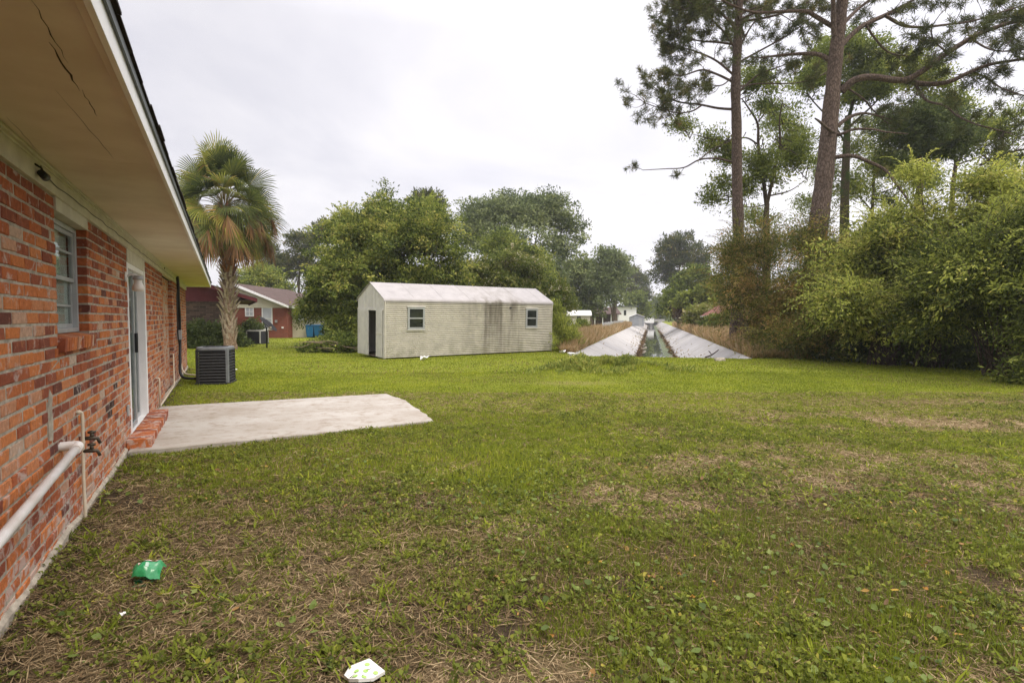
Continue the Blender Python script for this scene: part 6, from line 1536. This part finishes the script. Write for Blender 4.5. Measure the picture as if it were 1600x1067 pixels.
    o = np_mesh('dry_clippings', V, F, M, None, dict(tint=t)); tag(o, 'dry brown grass clippings lying matted over the near lawn', 'dry grass', kind='stuff')
    # round-leaved pennywort and broad weeds
    def weeds(n, y0, y1, r0, r1, thr, seed, name, label, stops, ov=(1, 1), cat='weeds'):
        x, y = scatter(rng, n, y0, y1, 1.7); ok = free(x, y); x, y = x[ok], y[ok]
        c = vnoise(x, y, s=1.1, seed=seed, oct=3)+.10*sstep(-1.5, 1.5, x)-.04*(y > 5); g, st, di = lawn(x, y)
        keep = (c-.25*st > thr+.10*rng.normal(size=len(x))); x, y = x[keep], y[keep]; n = len(x)
        r = (r0+(r1-r0)*rng.random(n)**1.5); h = .012+.035*rng.random(n)
        N = unit(np.stack([rng.normal(size=n)*.38, rng.normal(size=n)*.38-.1, np.ones(n)], 1)); A = unit(np.cross(N, rdir(rng, n))); B = np.cross(N, A)
        C = np.stack([x, y, gz(x, y)+h], 1); k = 8; ang = np.linspace(0, 2*np.pi, k, endpoint=False)
        el = ov[0]+(ov[1]-ov[0])*rng.random(n)
        ring = C[:, None]+r[:, None, None]*(np.cos(ang)[None, :, None]*A[:, None]+el[:, None, None]*np.sin(ang)[None, :, None]*B[:, None])*(1+.20*rng.normal(size=(n, k, 1)))
        ring += N[:, None]*(r*.16)[:, None, None]
        V = np.concatenate([C[:, None], ring], 1).reshape(-1, 3); i = np.arange(n)[:, None]*(k+1)
        F = np.stack([np.concatenate([i, i+1+q, i+1+(q+1) % k], 1) for q in range(k)], 1).reshape(-1, 3)
        t = np.repeat(np.clip(.5+.26*rng.normal(size=n), 0, 1), k)
        ob = np_mesh(name, V, F, leaf_mat(name+'_leaf', stops, .25, .45, .35), None, dict(tint=t)); tag(ob, label, cat, kind='stuff')
    weeds(8000, 1.3, 6.0, .005, .021, .61, 61, 'pennywort', 'round green pennywort leaves in patches through the near lawn', [(0, (.065, .095, .022)), (.5, (.155, .205, .045)), (.9, (.25, .29, .08)), (1, (.40, .34, .06))])
    # leafy rosettes of mixed broad weeds, in drifts
    x, y = scatter(rng, 78000, 1.25, 10.5, 1.6); ok = free(x, y); x, y = x[ok], y[ok]; g, st, di = lawn(x, y)
    c = -.16*sstep(5.0, 10.0, y+1.5*(vnoise(x, y, s=.6, seed=64, oct=2)-.5))+ .55*vnoise(x, y, s=1.0, seed=62, oct=3)+.45*vnoise(x, y, s=4.2, seed=63, oct=2)+.05*sstep(-1.5, 1.5, x)-.12*st; ok = c+.05*rng.normal(size=len(x)) > .49; x, y, c = x[ok], y[ok], c[ok]
    m = len(x); nb = 8; ids = np.repeat(np.arange(m), nb); n = m*nb; sz = ((.008+.0145*rng.random(m)**1.7)*(1+1.0*np.clip(c-.55, 0, .3)))[ids]*(.6+.7*rng.random(n))
    a = rng.random(n)*6.283; el = .10+.95*rng.random(n)**1.5; D = np.stack([np.cos(a)*np.cos(el), np.sin(a)*np.cos(el), np.sin(el)], 1)
    st0 = (.3+1.1*rng.random(n))*sz; P = np.stack([x[ids], y[ids], gz(x, y)[ids]+.004+.02*rng.random(n)], 1)+D*st0[:, None]
    V, F = leaf_quads(P, D, unit(rng.normal(size=(n, 3))*.35+np.array((0, 0, 1.0))), sz*1.35, sz*(.7+.5*rng.random(n)), .22)
    o = np_mesh('broad_weeds', V, F, leaf_mat('broad_weed', [(0, (.055, .070, .016)), (.35, (.135, .160, .028)), (.7, (.25, .28, .044)), (.93, (.36, .375, .06)), (1, (.44, .35, .07))], .33, .5, .25), None, dict(tint=np.clip(.46+(.18*rng.normal(size=m))[ids]+.12*rng.normal(size=n), 0, 1))); tag(o, 'drifts of small broad-leaved weeds through the near lawn', 'weeds', kind='stuff')
    weeds(1500, 1.3, 5.5, .008, .022, .56, 63, 'fallen_leaves', 'brown and orange fallen leaves scattered on the near lawn', [(0, (.10, .06, .03)), (.45, (.22, .13, .06)), (.8, (.36, .20, .06)), (1, (.45, .30, .05))], (.4, .8), 'leaves')
    # a few yellowed leaves, bottom right
    x = rng.uniform(.1, 2.6, 170); y = rng.uniform(1.9, 3.6, 170); ok = vnoise(x, y, s=1.6, seed=81, oct=2) > .45; x, y = x[ok], y[ok]; n = len(x); a = rng.random(n)*6.283; el = rng.normal(size=n)*.3
    D = np.stack([np.cos(a)*np.cos(el), np.sin(a)*np.cos(el), np.sin(el)], 1); L = .014+.024*rng.random(n)
    V, F = leaf_quads(np.stack([x, y, gz(x, y)+.022], 1), D, unit(rng.normal(size=(n, 3))*.4+np.array((0, 0, 1.0))), L, L*.8, .2)
    o = np_mesh('yellow_leaves', V, F, leaf_mat('yellow_leaf', [(0, (.32, .13, .04)), (.5, (.50, .26, .05)), (1, (.56, .42, .07))], .3), None, dict(tint=rng.random(n))); tag(o, 'yellow and orange dying leaves at the lower right of the lawn', 'leaves', kind='stuff')
    # tall reddish grass on the ditch banks
    VV, FF, TT, o = [], [], [], 0
    for side in (0, 1):
        n = 30000; s = .3+75*rng.random(n)**1.8; w = -(.12+np.clip(.5+.14*s, 0, 2.2)*rng.random(n)) if side == 0 else DWID+.1+2.0*rng.random(n)
        if side == 0: s = s+1.2
        p = DO+s[:, None]*DS+w[:, None]*DW; x, y = p[:, 0], p[:, 1]; z = gz(x, y)
        cl = vnoise(s, w, s=.8, seed=5+side, oct=2); h = (.35+.65*rng.random(n))*(.55+.8*cl)*(.95 if side == 0 else 1.0); h *= np.where(side == 0, np.clip(s/4, .35, 1), np.clip((s+1.0)/4, .4, 1)); L = (.025+.0006*y)
        a = rng.random(n)*6.283; ln = np.abs(rng.normal(size=n))*.28; D = np.stack([np.cos(a)*np.sin(ln), np.sin(a)*np.sin(ln), np.cos(ln)], 1)
        V, F = leaf_quads(np.stack([x, y, z-.02], 1), D, rdir(rng, n), h, L); VV.append(V); FF.append(F+o); o += len(V)
        TT.append(np.clip(.55+.25*rng.normal(size=n)-.35*(s < 1.2)*rng.random(n), 0, 1))
    M = leaf_mat('bank_grass', [(0, (.13, .15, .04)), (.25, (.30, .235, .09)), (.5, (.44, .305, .155)), (.8, (.54, .375, .22)), (1, (.60, .48, .31))], .4, .7, .1)
    ob = np_mesh('bank_grass', np.concatenate(VV), np.concatenate(FF), M, None, dict(tint=np.concatenate(TT))); tag(ob, 'tall reddish dry grass along both banks of the ditch', 'tall grass', kind='stuff')
    # weeds in the slab joints of the ditch
    P, D = [], []
    for i in range(54):
        for side in (0, 1):
            for q in range(rng.integers(3, 26)):
                f = rng.random()**(.45); wt, wb = (0, DB0) if side == 0 else (DWID, DB1)
                if rng.random() < .85 and f < .6: continue
                P.append(DP(i*3.05+rng.normal()*.03, wt+(wb-wt)*f, -DDEP*f)); D.append((rng.normal()*.5, rng.normal()*.5-.4, .7))
    P = np.array(P); D = unit(np.array(D)); n = len(P)
    V, F = leaf_quads(P, D, rdir(rng, n), .08+.22*rng.random(n)**2, .03+.03*rng.random(n))
    ob = np_mesh('joint_weeds', V, F, M, None, dict(tint=rng.random(n)*.6)); tag(ob, 'brown weeds growing in the joints of the ditch slabs', 'weeds', kind='stuff')
    # brown leaf litter and reed tangle at the ditch bottom edge
    n = 2600; s = .5+90*rng.random(n)**1.7; sd_ = rng.random(n) < .5; w = np.where(sd_, DB0+.02+.2*rng.random(n)**2, DB1-.02-.25*rng.random(n)**2)
    p = DO+s[:, None]*DS+w[:, None]*DW; p[:, 2] = -DDEP+.02; a = rng.random(n)*6.283
    V, F = leaf_quads(p, unit(np.stack([np.cos(a), np.sin(a), .5*rng.random(n)], 1)), rdir(rng, n), .12+.3*rng.random(n)**2, .05+.04*rng.random(n))
    ob = np_mesh('ditch_debris', V, F, bpy.data.materials['leaf_crumb'], None, dict(tint=.2+rng.random(n)*.6)); tag(ob, 'brown debris and reeds along the water edge of the ditch', 'debris', kind='stuff')
build_lawn()

# ------------------------------------------------------------------ litter and small things
def build_litter():
    rg = random.Random(12); rng = np.random.default_rng(12)
    # crumpled green bag
    p = G(232, 906); t = thing('crumpled_bag', 'crumpled shiny green snack bag lying near the brick wall', 'litter', p+np.array((0, 0, gz(p[0], p[1]))), R(20))
    mg = mat('green_foil', (.012, .19, .055), rough=.28, spec=.6, noise=(18, .35, (.05, .30, .12)))
    n = 18; gx, gy = np.meshgrid(np.linspace(-.075, .075, n), np.linspace(-.06, .06, n)); 
    def sheet(sg):
        z = .085*(1-(gx/.085)**4)*(1-(gy/.068)**4)*(1.1 if sg > 0 else .05)+sg*.034*(vnoise(gx*19+3, gy*23, s=1, seed=8, oct=3)-.5)*2+.015*(gx/.085)**2
        return np.stack([gx*(1+.12*np.sin(gy*40)), gy*(1+.12*np.cos(gx*35)), np.maximum(z, .0)+(.012 if sg > 0 else .004)], -1).reshape(-1, 3)
    i, j = np.meshgrid(np.arange(n-1), np.arange(n-1), indexing='ij'); i, j = i.ravel(), j.ravel(); F = np.stack([i*n+j, i*n+j+1, (i+1)*n+j+1, (i+1)*n+j], 1)
    T = sheet(1); o = np_mesh('bag_body', np.concatenate([T, sheet(-1)]), np.concatenate([F, F[:, ::-1]+n*n]), mg, t, smooth=False)
    top = T.reshape(n, n, 3)
    b1 = top[9:13, 3:15].copy(); b1[..., 2] += .0035; k, l = b1.shape[:2]; ii, jj = np.meshgrid(np.arange(k-1), np.arange(l-1), indexing='ij'); ii, jj = ii.ravel(), jj.ravel()
    np_mesh('red_white_band', b1.reshape(-1, 3), np.stack([ii*l+jj, ii*l+jj+1, (ii+1)*l+jj+1, (ii+1)*l+jj], 1), mat('band_print', (.72, .66, .62), rough=.35, noise=(34, .5, (.5, .12, .08))), t)
    b2 = top[3:7, 8:11].copy(); b2[..., 2] += .0035; k, l = b2.shape[:2]; ii, jj = np.meshgrid(np.arange(k-1), np.arange(l-1), indexing='ij'); ii, jj = ii.ravel(), jj.ravel()
    np_mesh('pale_mark', b2.reshape(-1, 3), np.stack([ii*l+jj, ii*l+jj+1, (ii+1)*l+jj+1, (ii+1)*l+jj], 1), mat('mark_print', (.45, .62, .50), rough=.35, noise=(30, .3)), t)
    # white pad printed with green spots
    pts = [G(*q, .045) for q in ((537.5, 1052), (546, 1042), (577, 1034), (601.5, 1047), (583, 1058), (560, 1066.5), (545, 1062))]; c = np.mean(pts, axis=0); zz = gz(c[0], c[1])+.035
    t = thing('paper_pad', 'white paper pad with pale green spots at the bottom of the lawn', 'litter', (c[0], c[1], zz))
    m = MB(); q = [(p[0]-c[0], p[1]-c[1]) for p in pts][::-1]; N = len(q)
    zt = [.016+.012*math.sin(i*1.9) for i in range(N)]
    v = [(a, b, zt[i]-.014) for i, (a, b) in enumerate(q)]+[(a, b, zt[i]) for i, (a, b) in enumerate(q)]+[(0, 0, .022), (0, 0, .006)]
    m.add(v, [(i, (i+1) % N, N+(i+1) % N, N+i) for i in range(N)]+[(N+i, N+(i+1) % N, 2*N) for i in range(N)]+[((i+1) % N, i, 2*N+1) for i in range(N)])
    pad = m.build('pad_body', [mat('pad_paper', (.74, .72, .68), rough=.7, noise=(20, .12))], t)
    ms = mat('pad_green', (.34, .55, .14), rough=.7)
    def top_z(x, y):   # height of the fan-shaped top
        a = math.atan2(y, x); best = .022
        for i in range(N):
            p1 = np.array(q[i]); p2 = np.array(q[(i+1) % N]); M2 = np.array([p1, p2]).T
            try: s = np.linalg.solve(M2, (x, y))
            except Exception: continue
            if s[0] >= -1e-6 and s[1] >= -1e-6 and s.sum() <= 1.0001: return .022+(zt[i]-.022)*s[0]+(zt[(i+1) % N]-.022)*s[1]
        return best
    for (px, py) in ((574, 1040), (557, 1048.5), (571.5, 1048.5), (587, 1049), (555, 1057.5), (569, 1058)):
        w = G(px, py, .052)-c; m = MB(); k = 12; V = [(w[0]+.0105*math.cos(6.283*i/k), w[1]+.009*math.sin(6.283*i/k)) for i in range(k)]
        m.add([(a, b, top_z(a, b)+.0022) for a, b in V], [list(range(k))]); m.build('green_spot', [ms], t)
    def scrap(px, py, r, label, col=(.78, .76, .74), name='paper_scrap', z=.012):
        p = G(px, py); m = MB(); k = 9; V = []
        for i in range(k): V.append((r*math.cos(6.283*i/k)*rg.uniform(.6, 1.15), r*.7*math.sin(6.283*i/k)*rg.uniform(.6, 1.15), rg.uniform(0, r*.8)))
        V += [(0, 0, r*.55), (0, 0, -.004)]
        m.add(V, [(i, (i+1) % k, k) for i in range(k)]+[((i+1) % k, i, k+1) for i in range(k)])
        o = m.build(name, [mat('scrap_paper', col, rough=.6, noise=(20, .15))]); o.location = (p[0], p[1], gz(p[0], p[1])+z); tag(o, label, 'litter')
    scrap(193, 966, .018, 'tiny white paper scrap left of the green bag', z=.03)
    scrap(880, 553, .16, 'white plastic litter in the weeds between shed and ditch', z=.05)
    scrap(893, 557, .20, 'pale crumpled litter at the near left corner of the ditch', z=.05)
    scrap(662, 563, .18, 'flat white litter beside the shed wall', z=.02)
    scrap(1428, 572, .14, 'white litter under the right hand bushes', z=.06)
    scrap(1300, 563, .10, 'small pale litter at the foot of the brown bamboo bush', z=.05)
    scrap(368, 580, .07, 'small pale scrap on the grass right of the grey condenser', z=.03)
    # lump of broken concrete and a fallen limb at the right edge of the ditch
    p = G(1122, 563); m = MB(); k = 10; V = []
    for zz_, rr in ((0, .22), (.07, .2), (.11, .12)):
        for i in range(k): V.append((rr*math.cos(6.283*i/k)*rg.uniform(.8, 1.2), rr*.6*math.sin(6.283*i/k)*rg.uniform(.8, 1.2), zz_+rg.uniform(-.02, .02)))
    m.add(V, [(j*k+i, j*k+(i+1) % k, (j+1)*k+(i+1) % k, (j+1)*k+i) for j in (0, 1) for i in range(k)]+[list(range(2*k, 3*k))]); o = m.build('concrete_lump', [M_MORTAR]); o.location = (p[0], p[1]-.2, 0); tag(o, 'broken concrete lump on the near rim of the ditch', 'rubble')
    p = DP(6.5, DWID-.9, -.42); tb = Tubes(); tb.add(smooth_poly([p, p+np.array((.35, .1, .12)), p+np.array((.75, .3, .35))], 4), np.linspace(.035, .02, 9), 6); tb.add(smooth_poly([p+np.array((.35, .1, .12)), p+np.array((.3, .4, .28)), p+np.array((.5, .7, .2))], 4), np.linspace(.02, .01, 9), 6)
    o = tb.build('fallen_branch', M_BARK, None); tag(o, 'dark fallen branch lying on the right concrete slope', 'branch')
build_litter()

# ------------------------------------------------------------------ damp summer air
def build_haze():
    m = MB(); m.box(-760, 760, -60, 1160, -3.0, 34.0); o = m.build('haze', [])
    mm = bpy.data.materials.new('haze_air'); mm.use_nodes = True; g = NT(mm.node_tree)
    v = g.n('ShaderNodeVolumePrincipled'); v.inputs['Color'].default_value = (.93, .95, 1, 1); v.inputs['Density'].default_value = .0006; v.inputs['Anisotropy'].default_value = .3
    out = g.n('ShaderNodeOutputMaterial'); g.link(v.outputs[0], out.inputs['Volume'])
    o.data.materials.clear(); o.data.materials.append(mm); tag(o, 'thin pale haze over the yard', 'haze', kind='stuff')
build_haze()
